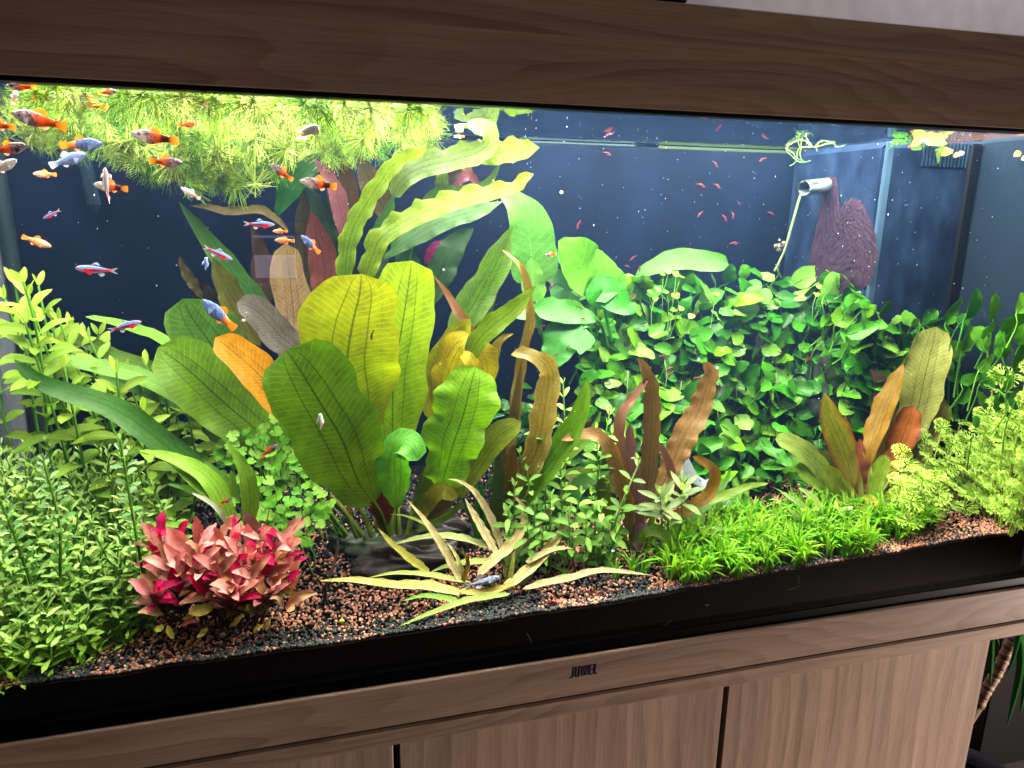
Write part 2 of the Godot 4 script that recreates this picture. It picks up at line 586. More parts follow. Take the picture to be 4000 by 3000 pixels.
func house_plant() -> void:
	var g := thing("house_plant", "dracaena with ringed bare stem and drooping green leaves beside the cabinet", "house plant", Vector3(1.28, 0.0, -0.3))
	var mb := MB.new()
	var base := at(3860, 2700, 0.5)
	var pts := []
	for k in 26:
		var t := k / 25.0
		pts.append(at(3820, 2760, 0.42).lerp(at(3960, 2500, 0.42), t) + Vector3(0, 0.004 * sin(t * 9.0), 0))
	for k in 25:
		mb.tube([pts[k], pts[k].lerp(pts[k + 1], 0.72), pts[k + 1]], 0.0115 if k % 2 else 0.0105, 0.0095, 10, rgb(150, 120, 95) if k % 3 else rgb(95, 75, 58))
	mb.tube([at(3820, 2760, 0.42), at(3835, 2720, 0.43), Vector3(at(3820, 2760, 0.42).x - 0.02, 0.3, -0.30)], 0.012, 0.014, 8, rgb(110, 90, 72))
	part("stem", mb, M.solid, g)
	for d in [[[3960, 2440, .38, 3985, 2520, .36, 3980, 2640, .34, 3930, 2850, .33], 26], [[3950, 2430, .36, 3880, 2470, .35, 3872, 2560, .34, 3870, 2680, .34], 24], [[3990, 2430, .36, 3975, 2500, .35, 3960, 2560, .34, 3930, 2640, .34], 18],
			[[3960, 2430, .4, 3905, 2440, .39, 3895, 2480, .38, 3905, 2525, .38], 10], [[4040, 2440, .36, 4030, 2560, .35, 4000, 2700, .34, 3985, 2800, .34], 26], [[3985, 2410, .4, 3990, 2470, .4, 3999, 2560, .4, 4004, 2600, .4], 20]]:
		var p := []
		for k in range(0, d[0].size(), 3): p.append(at(d[0][k], d[0][k + 1], d[0][k + 2]))
		mb = MB.new()
		blade(mb, p, d[1] * mpp(p[1]), {"col": rgb(40, 95, 45), "col2": rgb(60, 120, 60), "prof": "blade", "cup": -0.5, "ruf": 0.0, "nl": 16, "nw": 4})
		part("leaf", mb, M.wet, g)
	mb = MB.new()
	var pc := at(3760, 3080, 0.35)
	var ring := []
	for q in [[0.085, 0.0], [0.12, 0.012], [0.125, 0.0], [0.118, -0.012], [0.10, -0.3], [0.0, -0.3]]:
		ring.append(q)
	var b0 := 0
	for i in ring.size():
		for j in 33:
			var an := TAU * j / 32
			mb.add(pc + Vector3(cos(an) * ring[i][0], ring[i][1], -sin(an) * ring[i][0]), rgb(38, 42, 54))
	mb.lattice(b0, ring.size(), 33)
	var pot := thing("plant_pot", "dark blue-black round pot on the floor by the cabinet's right side", "pot", pc)
	part("pot_wall", mb, M.wet, pot)
	mb = MB.new()
	mb.ball(pc + Vector3(0, -0.012, 0), Basis.from_scale(Vector3(0.1, 0.012, 0.1)), 5, 20, rgb(40, 30, 24))
	part("soil", mb, M.solid, pot)

func wood(tint: Color, tex: Texture2D, rough := 0.5) -> StandardMaterial3D:
	var m := StandardMaterial3D.new()
	m.albedo_color = tint.linear_to_srgb()
	m.albedo_texture = tex
	m.roughness = rough
	m.metallic_specular = 0.22
	return m

func aquarium() -> void:
	var long_grain := wood_texture(21, 1024, 256, 1.0)
	var door_grain := wood_texture(77, 1024, 512, 0.2)
	var wm := wood(rgb(200, 170, 152, 0.62), long_grain)
	var wd := wood(rgb(206, 176, 158, 0.68), door_grain)
	var black := mat(0.35)
	var matte := mat(1.0)
	matte.metallic_specular = 0.0
	var g := thing("aquarium", "long glass aquarium with walnut lid and base frame", "aquarium", Vector3(0.3, CY - 0.56, 0))
	var xl := -0.40
	var xr := 0.985
	var hood_b := CY + 0.139 * D
	var hood_t := CY + 0.281 * D
	var base_t := CY - 0.7375 * D
	var groove := CY - 0.812 * D
	var base_b := CY - 0.8505 * D
	var zb := -BACK * D
	# lid: front board, sides, back and top, so that lamp light stays inside
	var mb := MB.new()
	mb.box(Vector3(xl, hood_b, -0.012), Vector3(xr, hood_t, 0.006), Color.WHITE, 0.0012, Vector2(0.7, 8.0))
	part("lid_front", mb, wm, g, false)
	mb = MB.new()
	mb.box(Vector3(xl, hood_b - 0.0035, -0.012), Vector3(xr, hood_b - 0.0004, 0.0064), Color(0.006, 0.006, 0.007), 0.0006)
	part("seal_strip", mb, black, g, false)
	mb = MB.new()
	mb.box(Vector3(xl, hood_t - 0.012, zb - 0.014), Vector3(xr, hood_t - 0.0008, -0.0124), rgb(90, 70, 58))
	part("lid_top", mb, matte, g, false)
	mb = MB.new()
	mb.box(Vector3(xl, hood_b + 0.002, zb - 0.014), Vector3(xr, hood_t - 0.0124, zb - 0.002), rgb(8, 8, 9))
	part("lid_back", mb, matte, g, false)
	for x in [xl, xr - 0.012]:
		mb = MB.new()
		mb.box(Vector3(x, hood_b + 0.001, zb - 0.0016), Vector3(x + 0.012, hood_t - 0.0126, -0.0126), rgb(90, 70, 58))
		part("lid_side", mb, matte, g, false)
	# panes
	var glass := StandardMaterial3D.new()
	glass.transparency = BaseMaterial3D.TRANSPARENCY_ALPHA
	glass.albedo_color = Color(0.02, 0.03, 0.03, 0.002)
	glass.roughness = 0.0
	mb = MB.new()
	mb.box(Vector3(xl + 0.003, base_t - 0.002, -0.0075), Vector3(xr - 0.003, hood_b - 0.004, -0.0005))
	part("front_pane", mb, glass, g, false)
	var dark := StandardMaterial3D.new()
	dark.albedo_color = rgb(30, 55, 96, 0.06).linear_to_srgb()
	dark.roughness = 0.6
	dark.metallic_specular = 0.1
	dark.albedo_texture = noise_tex(0.012, Color(0.55, 0.55, 0.6), Color(1, 1, 1), 512, 12, 5)
	dark.uv1_triplanar = true
	dark.uv1_scale = Vector3(1.6, 1.1, 1.6)
	mb = MB.new()
	mb.box(Vector3(xl + 0.002, base_t - 0.01, zb - 0.013), Vector3(xr - 0.002, hood_b + 0.0, zb))
	part("back_panel", mb, dark, g, false)
	for x in [[TANK_L - 0.008, TANK_L], [TANK_R, xr - 0.0126]]:
		mb = MB.new()
		mb.box(Vector3(x[0], base_t - 0.01, zb + 0.0004), Vector3(x[1], WATER_Y + 0.004, -0.0126))
		var side := StandardMaterial3D.new()
		side.albedo_color = rgb(90, 120, 150, 0.05).linear_to_srgb() if x[0] > 0 else rgb(170, 180, 190, 0.8).linear_to_srgb()
		side.metallic = 0.0 if x[0] > 0 else 0.8
		side.roughness = 0.08
		part("side_pane", mb, side, g, false)
	# silicone seams in the two rear corners
	for x in [TANK_L + 0.001, TANK_R - 0.019]:
		mb = MB.new()
		mb.tube([Vector3(x + 0.009, base_t, zb + 0.008), Vector3(x + 0.009, hood_b - 0.005, zb + 0.008)], 0.009, 0.009, 10, rgb(80, 95, 105, 0.07) if x < 0 else rgb(22, 20, 28, 0.4))
		part("silicone_seam", mb, M.solid, g)
	# bottom trim seen through the pane, base frame and its lower moulding
	mb = MB.new()
	mb.box(Vector3(xl, base_t - 0.014, zb - 0.0128), Vector3(xr, base_t - 0.0102, -0.0078), Color(0.01, 0.01, 0.01))
	part("floor_pane", mb, black, g, false)
	mb = MB.new()
	mb.box(Vector3(xl, base_t + 0.0002, -0.0076), Vector3(xr, base_t + 0.013, 0.0006), Color(0.003, 0.003, 0.0035), 0.0005)
	part("bottom_trim", mb, black, g, false)
	mb = MB.new()
	mb.box(Vector3(xl, groove, -0.010), Vector3(xr, base_t, 0.006), Color.WHITE, 0.001, Vector2(0.7, 8.0))
	var fr := part("base_frame", mb, wm, g, false)
	mb = MB.new()
	mb.box(Vector3(xl, groove - 0.0026, -0.010), Vector3(xr, groove - 0.0002, 0.002), Color(0.008, 0.006, 0.006))
	part("shadow_gap", mb, black, g, false)
	mb = MB.new()
	mb.box(Vector3(xl, base_b, -0.010), Vector3(xr, groove - 0.0028, 0.006), Color.WHITE, 0.0022, Vector2(0.7, 8.0))
	part("lower_moulding", mb, wm, g, false)
	for x in [xl, xr - 0.012]:
		mb = MB.new()
		mb.box(Vector3(x, base_b + 0.001, zb - 0.012), Vector3(x + 0.012, base_t - 0.0142, -0.0104), rgb(120, 90, 72))
		part("frame_side", mb, M.solid, g, false)
	lettering(fr, g)
	# the water's surface: seen from below at a grazing angle it mirrors what hangs under it
	var wat := StandardMaterial3D.new()
	wat.transparency = BaseMaterial3D.TRANSPARENCY_ALPHA
	var one := Image.create(4, 4, false, Image.FORMAT_RGBA8)
	one.fill(Color(0.93, 0.97, 1.0, 0.88))
	wat.albedo_texture = ImageTexture.create_from_image(one)
	wat.metallic = 1.0
	wat.roughness = 0.03
	wat.normal_enabled = true
	var nt := noise_tex(0.02, Color.BLACK, Color.WHITE, 512, 31, 3)
	nt.as_normal_map = true
	nt.bump_strength = 3.0
	nt.color_ramp = null
	wat.normal_texture = nt
	wat.normal_scale = 0.05
	mb = MB.new()
	var b := mb.v.size()
	for i in 2:
		for j in 2:
			mb.add(Vector3([TANK_L, TANK_R][j], WATER_Y, [-0.0078, zb][i]), Color.WHITE, Vector2(j * 3.6, i))
	mb.lattice(b, 2, 2)
	tag(put("water_surface", mb.mesh(wat)), "still water surface mirroring the plants just below the lid", "water", "", "structure")
	# the water itself, very slightly cloudy
	var fv := FogVolume.new()
	fv.name = "water"
	fv.shape = RenderingServer.FOG_VOLUME_SHAPE_BOX
	fv.size = Vector3(TANK_R - TANK_L - 0.004, WATER_Y - 0.002 - base_t, -zb - 0.012)
	fv.position = Vector3((TANK_R + TANK_L) / 2.0, (WATER_Y - 0.002 + base_t) / 2.0, (zb - 0.010) / 2.0)
	var fm := FogMaterial.new()
	fm.density = 0.028
	fm.albedo = Color(0.52, 0.74, 1.0)
	fv.material = fm
	add_child(fv)
	tag(fv, "slightly cloudy blue-tinged water filling the tank", "water", "", "structure")
	# cabinet below
	var cab := thing("cabinet", "walnut aquarium cabinet with three flush doors", "cabinet", Vector3(0.25, 0, -0.2))
	var cx := [-0.53 * D, 0.081 * D, 0.687 * D, 1.30 * D]
	var top := base_b - 0.0006
	for k in 3:
		mb = MB.new()
		var x0: float = cx[k] + (0.0035 if k > 0 else 0.0)
		var x1: float = cx[k + 1] - (0.0035 if k < 2 else 0.0)
		mb.box(Vector3(x0, 0.06, -0.012), Vector3(x1, top, 0.002), Color.WHITE, 0.0008, Vector2(0.8, 2.3), true)
		for q in mb.uv.size(): mb.uv[q] += Vector2(0.37 * k, 0.29 * k)
		part("door", mb, wd, cab, false)
	mb = MB.new()
	mb.box(Vector3(cx[0] + 0.001, 0.0, zb + 0.02), Vector3(cx[3] - 0.0012, top - 0.001, -0.0124), rgb(60, 45, 38))
	part("carcass", mb, M.solid, cab, false)

func lettering(fr: Node3D, g: Node3D) -> void:
	# condensed, slightly raised capitals, drawn as strokes; each letter has a width of its own
	var m := mat(0.4)
	var dark := rgb(70, 62, 84, 0.6)
	var h := 0.0130
	var th := 0.00135
	var x := at(2228, 2640, -0.009).x
	var y := at(2276, 2640, -0.009).y
	var glyphs := [[0.0036, [[[0.8, 1], [0.8, 0.14], [0.5, 0.03], [0.0, 0.0]]]], [0.0045, [[[0.12, 1], [0.12, 0.1], [0.32, 0.02], [0.68, 0.02], [0.88, 0.1], [0.88, 1]]]], [0.0070, [[[0.06, 1], [0.24, 0.02]], [[0.27, 0.02], [0.48, 0.96]], [[0.52, 0.96], [0.73, 0.02]], [[0.76, 0.02], [0.94, 1]]]],
		[0.0038, [[[0.14, 1], [0.14, 0.0]], [[0.3, 0.95], [0.95, 0.95]], [[0.3, 0.05], [0.95, 0.05]], [[0.3, 0.52], [0.85, 0.52]]]], [0.0036, [[[0.14, 1], [0.14, 0.0]], [[0.3, 0.05], [0.95, 0.05]]]]]
	var lift := 0.0
	for gl in glyphs:
		var w: float = gl[0] * 1.12
		var mb := MB.new()
		for line in gl[1]:
			for k in line.size() - 1:
				var a := Vector2(line[k][0] * w, line[k][1] * h)
				var b := Vector2(line[k + 1][0] * w, line[k + 1][1] * h)
				var d := (b - a).normalized()
				var n := Vector2(-d.y, d.x) * th * (0.5 if absf(d.y) > 0.5 else 0.42)
				var e := d * th * 0.3 * (1.0 if line.size() > 2 else 0.0)
				lift += 0.000013
				var id := []
				for c in [a - e - n, b + e - n, b + e + n, a - e + n]:
					id.append(mb.add(Vector3(x + c.x + c.y * 0.05, y + c.y, 0.0064 + fmod(lift, 0.0003)), dark))
				mb.quad(id[0], id[3], id[2], id[1])
				for c in 4:
					var e0: int = id[c]
					var e1: int = id[(c + 1) % 4]
					var s0 := mb.add(mb.v[e0] - Vector3(0, 0, 0.0006), dark)
					var s1 := mb.add(mb.v[e1] - Vector3(0, 0, 0.0006), dark)
					mb.quad(e0, e1, s1, s0)
		part("letter", mb, m, fr, false)
		x += w + 0.0019


const ORDINAL := ["first", "second", "third", "fourth", "fifth", "sixth", "seventh", "eighth", "ninth", "tenth", "eleventh", "twelfth", "thirteenth", "fourteenth", "fifteenth", "sixteenth", "seventeenth", "eighteenth", "nineteenth", "twentieth"]

func tell_apart() -> void:        # alike stems are told apart by their order across the picture
	for q in [["tall leafy stems at the rear left", "light green lance-leaved stem, %s from the %s of the thicket at rear left"], ["fine stems in the middle foreground", "slender light green stem, %s from the %s of the fine stems before the brown crypt"], ["floating needle-leaved stems", "floating needle-leaved stem, %s from the %s in the drifting mass"], ["feathery stems by the right pane", "yellow-green lacy stem, %s from the %s of the feathery thicket at far right"]]:
		var all := []
		for o in get_children():
			if o.has_meta("group") and o.get_meta("group") == q[0] and not String(o.get_meta("label")).contains("tallest"): all.append(o)
		all.sort_custom(func(a, b): return (a.position - eye).dot(right) / (a.position - eye).dot(fwd) < (b.position - eye).dot(right) / (b.position - eye).dot(fwd))
		for k in all.size():
			var from_left: bool = k < (all.size() + 1) / 2
			all[k].set_meta("label", q[1] % [ORDINAL[mini(19, k if from_left else all.size() - 1 - k)], "left" if from_left else "right"])


func substrate() -> void:
	var soil := StandardMaterial3D.new()
	soil.albedo_color = rgb(50, 42, 40, 0.16).linear_to_srgb()
	soil.roughness = 1.0
	soil.metallic_specular = 0.0
	soil.albedo_texture = noise_tex(0.06, Color(0.35, 0.35, 0.35), Color(1, 1, 1), 256, 17)
	soil.uv1_triplanar = true
	soil.uv1_scale = Vector3(8, 8, 8)
	var mb := MB.new()
	var nx := 90
	var nzz := 30
	for i in nzz + 1:
		var z := lerpf(0.0125, BACK - 0.001, float(i) / nzz)
		for j in nx + 1:
			var x := lerpf(TANK_L + 0.001, TANK_R - 0.001, float(j) / nx)
			mb.add(Vector3(x, ground(x, z) - 0.0015, -z * D), Color.WHITE)
	mb.lattice(0, nzz + 1, nx + 1)
	var b := mb.v.size()
	for j in nx + 1:
		var x := lerpf(TANK_L + 0.001, TANK_R - 0.001, float(j) / nx)
		mb.add(Vector3(x, CY - 0.7375 * D - 0.010, -0.0125 * D), Color.WHITE)
		mb.add(Vector3(x, ground(x, 0.0125) - 0.0015, -0.0125 * D), Color.WHITE)
	for j in nx: mb.quad(b + 2 * j, b + 2 * j + 1, b + 2 * j + 3, b + 2 * j + 2)
	tag(put("soil_bed", mb.mesh(soil)), "dark soil bed filling the bottom of the tank", "soil", "", "structure")
	# loose grains: rust-pink clay gravel and black aquarium soil
	for kind in 2:
		for variant in 2:
			var g := MB.new()
			var r := RandomNumberGenerator.new()
			r.seed = 5 + kind * 10 + variant
			g.ball(Vector3.ZERO, Basis.IDENTITY, 5, 8, Color.WHITE)
			for q in g.v.size():
				var d := g.v[q].normalized()
				var k := 1.0 + 0.22 * sin(d.x * 3.1 + variant * 2.0 + kind) * cos(d.y * 2.7 + 0.5) + 0.14 * sin(d.z * 5.0 + variant)
				if kind == 0: k = clampf(k, 0.86, 1.1)
				g.v[q] = d * k * Vector3(1.0, 0.78, 0.88) if kind == 0 else d * (0.95 + 0.1 * sin(d.x * 4.0 + variant) * cos(d.z * 3.0))
			var mm := MultiMesh.new()
			mm.transform_format = MultiMesh.TRANSFORM_3D
			mm.use_colors = true
			mm.mesh = g.mesh(mat(0.8 if kind == 0 else 0.42))
			var tr := []
			var cl := []
			var want := 10000 if kind == 0 else 9000
			var tries := 0
			while tr.size() < want and tries < 120000:
				tries += 1
				var x := rr(TANK_L + 0.01, TANK_R - 0.006)
				var z := pow(r.randf(), 1.7) * (BACK - 0.06) + 0.0175
				var patch := nz.get_noise_2d(x * 950.0 + 40.0, z * 1400.0 + 90.0)
				var front := clampf(1.0 - (z - 0.0175) / (0.075 + 0.045 * nz.get_noise_2d(x * 500.0, 7.0)), 0.0, 1.0)
				var dark := clampf(0.20 + 1.1 * patch + 0.75 * front * smoothstep(-0.42, -0.15, x) * (1.0 - smoothstep(0.62, 0.74, x)), 0.06, 0.95)
				if z > 0.33: dark = 0.8
				if (r.randf() < dark) != (kind == 1): continue
				var s := 0.00155 * r.randf_range(0.6, 1.4) * (1.0 if kind == 0 else 0.95)
				var bs := Basis.from_euler(Vector3(r.randf() * TAU, r.randf() * TAU, r.randf() * TAU)).scaled(Vector3(s, s, s))
				tr.append(Transform3D(bs, Vector3(x, ground(x, z) + s * r.randf_range(-0.2, 0.6), -z * D)))
				if kind == 0:
					var c: Color = [rgb(200, 140, 118, .55), rgb(174, 114, 94, .55), rgb(200, 150, 110, .55), rgb(140, 108, 70, .5), rgb(184, 124, 108, .55)][r.randi() % 5]
					var k := r.randf_range(0.7, 1.1)
					cl.append(Color(c.r * k, c.g * k, c.b * k))
				else:
					var k := r.randf_range(0.6, 1.4)
					cl.append(Color(0.020 * k, 0.023 * k, 0.022 * k))
			mm.instance_count = tr.size()
			for q in tr.size():
				mm.set_instance_transform(q, tr[q])
				mm.set_instance_color(q, cl[q])
			var o := MultiMeshInstance3D.new()
			o.name = numbered(["clay_gravel", "black_gravel"][kind])
			o.multimesh = mm
			add_child(o)
			tag(o, ["rust pink clay gravel grains spread over the tank floor", "round black soil grains, thickest along the front pane"][kind] + ("" if variant == 0 else ", scattered second lot"), "gravel", "", "stuff")


func rough_lump(mb: MB, o: Vector3, size: Vector3, col: Color, sd: float, rot := 0.0, amp := 0.35) -> void:
	var b := mb.v.size()
	mb.ball(Vector3.ZERO, Basis.IDENTITY, 26, 40, col)
	for q in range(b, mb.v.size()):
		var d := mb.v[q].normalized()
		var k := 1.0 + amp * nz.get_noise_3d(d.x * 110.0 + sd, d.y * 110.0, d.z * 110.0) * 1.6 + amp * 0.5 * nz.get_noise_3d(d.x * 380.0 + sd, d.y * 380.0, d.z * 380.0)
		mb.v[q] = o + (d * k * size).rotated(Vector3.UP, rot)
		var t := 0.75 + 0.9 * absf(nz.get_noise_3d(d.x * 500.0 + sd, d.y * 500.0, d.z * 500.0))
		mb.c[q] = Color(col.r * t, col.g * t, col.b * t)


func filter_and_fittings() -> void:
	# corner filter box with two slotted intakes
	var xf := FILTER_X
	var zf := -FILTER_Z * D
	var zb := -BACK * D
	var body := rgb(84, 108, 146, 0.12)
	var f := thing("filter_box", "blue-black corner filter box with slotted intake under the water line", "filter", Vector3(0.9, CY - 0.3, -0.33))
	var top := WATER_Y - 0.0015
	var bot := ground(0.9, 0.45) - 0.01
	var mb := MB.new()
	mb.box(Vector3(xf, bot, zb + 0.001), Vector3(TANK_R - 0.002, top, zf), body, 0.009)
	var fm := mat(0.85)
	fm.metallic_specular = 0.05
	fm.albedo_texture = noise_tex(0.02, Color(0.45, 0.45, 0.5), Color(1, 1, 1), 256, 44, 5)
	fm.uv1_triplanar = true
	fm.uv1_scale = Vector3(4, 2, 4)
	part("box", mb, fm, f, false)
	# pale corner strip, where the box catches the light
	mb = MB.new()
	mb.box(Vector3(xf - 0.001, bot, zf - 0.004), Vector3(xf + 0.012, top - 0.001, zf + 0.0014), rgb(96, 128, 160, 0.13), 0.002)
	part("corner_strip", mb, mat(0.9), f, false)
	var gx0 := at(3600, 600, FILTER_Z).x
	for row in 1:
		mb = MB.new()
		var gy0 := at(3700, 655, FILTER_Z).y
		mb.box(Vector3(gx0, gy0, zf + 0.0004), Vector3(at(3800, 600, FILTER_Z).x + 0.002, WATER_Y - 0.002, zf + 0.001), rgb(14, 18, 26, 0.3))
		var grille := part("intake", mb, mat(0.6), f, false)
		var n := 14
		for k in n + 1:
			mb = MB.new()
			var x := lerpf(gx0, at(3800, 600, FILTER_Z).x, float(k) / n)
			mb.box(Vector3(x - 0.0012, gy0 + 0.0005, zf + 0.0012), Vector3(x + 0.0016, WATER_Y - 0.0025, zf + 0.0042), rgb(60, 78, 110, 0.16), 0.0006)
			part("slat", mb, mat(0.45), grille, false)
	mb = MB.new()
	mb.box(Vector3(TANK_R - 0.021, bot, zf + 0.0002), Vector3(TANK_R - 0.0005, top, zf + 0.006), rgb(24, 20, 30, 0.3), 0.003)
	part("sealing_strip", mb, mat(0.6), f, false)
	# dark sponge-like growth on the rear wall: a thin uneven crust
	var crust := [[[3160, 1040], [3175, 940], [3205, 800], [3215, 740], [3235, 690], [3262, 680], [3275, 730], [3280, 790], [3284, 812], [3310, 780], [3345, 775], [3378, 800], [3400, 860], [3420, 920], [3430, 980], [3425, 1040], [3410, 1090], [3380, 1130], [3200, 1160], [3165, 1120]]]
	for poly in crust:
		mb = MB.new()
		var c := Vector2.ZERO
		for p in poly: c += Vector2(p[0], p[1])
		c /= poly.size()
		var rings := 30
		var seg := 110
		for i in rings + 1:
			var t := float(i) / rings
			for j in seg + 1:
				var u: float = float(j % seg) / seg * poly.size()
				var a: int = int(u) % int(poly.size())
				var b2: int = (a + 1) % int(poly.size())
				var e := Vector2(poly[a][0], poly[a][1]).lerp(Vector2(poly[b2][0], poly[b2][1]), u - int(u))
				e += (e - c) * 0.10 * nz.get_noise_2d(j * 45.0, 5.0)
				var q := c.lerp(e, t)
				var w := at_x(q.x, q.y, FILTER_X - 0.001)
				var bump := 0.0035 * (1.0 - pow(t, 6.0)) * (0.5 + 0.5 * nz.get_noise_2d(w.z * 26000.0, w.y * 26000.0) + 0.4 * nz.get_noise_2d(w.z * 60000.0, w.y * 60000.0))
				var sh := 0.7 + 1.0 * nz.get_noise_2d(w.z * 22000.0 + 90.0, w.y * 22000.0)
				mb.add(w - Vector3(bump, 0, 0), Color(0.016 * sh, 0.009 * sh, 0.015 * sh))
		mb.lattice(0, rings + 1, seg + 1)
		tag(part("algae_crust", mb, mat(0.8), self), "dark purple algae crust on the filter side below the pipe outlet", "algae")
	# outlet pipe stub
	var p := thing("outlet_pipe", "algae-coated white pipe outlet with its dark round mouth facing left", "pipe", at(3170, 735, 0.5))
	mb = MB.new()
	var a1 := at_x(3240, 722, FILTER_X + 0.004)
	var a0 := at(3142, 735, -a1.z / D - 0.03)
	var ax := (a1 - a0).normalized()
	var s := ax.cross(Vector3.UP).normalized()
	var up := s.cross(ax)
	var R0 := 29.0 * mpp(a0)
	var rows := [[0.0, 0.80], [0.0, 0.86], [-0.02, 1.0], [0.05, 1.0], [0.3, 0.99], [0.6, 0.98], [1.0, 0.98]]
	rows.push_front([0.9, 0.78])
	for q in rows:
		for j in 29:
			var an := TAU * j / 28
			var wp: Vector3 = a0.lerp(a1, q[0]) + (s * cos(an) + up * sin(an)) * R0 * q[1]
			var blot := nz.get_noise_3d(wp.x * 9000.0, wp.y * 9000.0, wp.z * 9000.0)
			mb.add(wp, (rgb(150, 172, 176, 0.26) if blot > -0.05 else rgb(60, 74, 66, 0.2)) if q[1] > 0.85 or q[0] <= 0.0 else Color(0.004, 0.005, 0.008))
	mb.lattice(0, rows.size(), 29)
	part("pipe_wall", mb, M.solid, p)
	# thin rod with suction cup
	var rod := thing("feeding_rod", "thin green algae-coated rod leaning behind the pipe outlet", "rod", at(3100, 900, 0.5))
	mb = MB.new()
	mb.tube([at(3176, 600, 0.53), at(3160, 660, 0.525), at(3118, 790, 0.52), at(3080, 925, 0.515), at(3062, 985, 0.51), at(3025, 1060, 0.50)], 0.0021, 0.0018, 8, rgb(110, 150, 80), rgb(96, 110, 70))
	part("shaft", mb, M.solid, rod)
	mb = MB.new()
	for q in 12:
		var e := at(3045 + rr(-18, 18), 960 + rr(-22, 22), 0.512 + rr(-0.01, 0.01))
		mb.ball(e, Basis.from_scale(Vector3.ONE * rr(0.0016, 0.0034)), 6, 8, [rgb(60, 50, 45), rgb(150, 150, 120), rgb(90, 80, 60)][q % 3])
	mb.ball(at(3042, 968, 0.52), Basis.from_scale(Vector3(0.007, 0.007, 0.003)), 10, 14, rgb(96, 110, 96))
	part("suction_cup", mb, M.wet, rod)
	# glass heater tube at the left
	var h := thing("heater_tube", "dim grey-green heater tube slanting behind the fish at upper left", "heater", at(350, 700, 0.55))
	mb = MB.new()
	mb.tube([at(318, 560, 0.55), at(335, 640, 0.55), at(368, 800, 0.55)], 0.0085, 0.0085, 14, rgb(60, 84, 90, 0.12))
	mb.tube([at(368, 800, 0.55), at(378, 835, 0.545)], 0.0085, 0.0008, 14, rgb(60, 84, 90, 0.12))
	part("glass_tube", mb, M.wet, h)
	# driftwood and twig
	var dw := thing("driftwood", "black driftwood log lying on the gravel under the big sword plant", "driftwood", on_ground(1600, 2210))
	mb = MB.new()
	rough_lump(mb, on_ground(1590, 2225) + Vector3(0, 0.010, 0.0), Vector3(0.062, 0.028, 0.022), Color(0.018, 0.015, 0.013), 3.0, 0.1)
	rough_lump(mb, on_ground(1700, 2150) + Vector3(0, 0.016, -0.01), Vector3(0.05, 0.036, 0.022), Color(0.018, 0.016, 0.014), 40.0, -0.3)
	rough_lump(mb, on_ground(1480, 2160) + Vector3(0, 0.004, -0.01), Vector3(0.055, 0.02, 0.03), Color(0.012, 0.017, 0.009), 80.0, -0.3)
	part("log", mb, mat(0.38), dw)
	var tw := thing("twig", "thin dark twig standing upright in the gravel beside the red plant", "twig", on_ground(1268, 2330))
	mb = MB.new()
	mb.tube([on_ground(1268, 2345) + Vector3(0, -0.004, 0), at(1272, 2290, 0.10), at(1300, 2220, 0.11), at(1318, 2150, 0.115), at(1318, 2108, 0.115)], 0.0022, 0.0014, 8, rgb(72, 62, 54), rgb(80, 70, 62))
	mb.tube([at(1316, 2140, 0.115), at(1335, 2125, 0.112)], 0.0009, 0.0004, 5, rgb(80, 74, 62))
	part("stick", mb, M.solid, tw)
	# pale broken plate behind the middle plants
	var sh := thing("broken_plate", "pale blue-white broken plate leaning behind the brown-leaved plant", "plate", at(2800, 1960, 0.16))
	mb = MB.new()
	var ol := [[2632, 1840], [2660, 1800], [2690, 1788], [2700, 1812], [2722, 1855], [2755, 1875], [2790, 1862], [2815, 1925], [2850, 1950], [2868, 1998], [2860, 2008], [2820, 1995], [2770, 1950], [2720, 1900]]
	var m0 := at(2750, 1910, 0.205)
	var nn := (eye - m0).normalized()
	var ids := []
	for lay in 2:
		var cidx := mb.add(m0 + nn * (0.006 - 0.003 * lay), rgb(214, 226, 246, 0.85))
		var ring := []
		for q in ol:
			ring.append(mb.add(at(q[0], q[1], 0.20) - nn * 0.003 * lay, rgb(214, 226, 246, 0.85)))
		for k in ring.size():
			mb.ix.append_array([cidx, ring[k], ring[(k + 1) % ring.size()]] if lay == 0 else [cidx, ring[(k + 1) % ring.size()], ring[k]])
		ids.append(ring)
	for k in ol.size():
		var k2 := (k + 1) % ol.size()
		mb.quad(ids[0][k], ids[1][k], ids[1][k2], ids[0][k2])
	part("shard", mb, mat(0.3), sh, false)


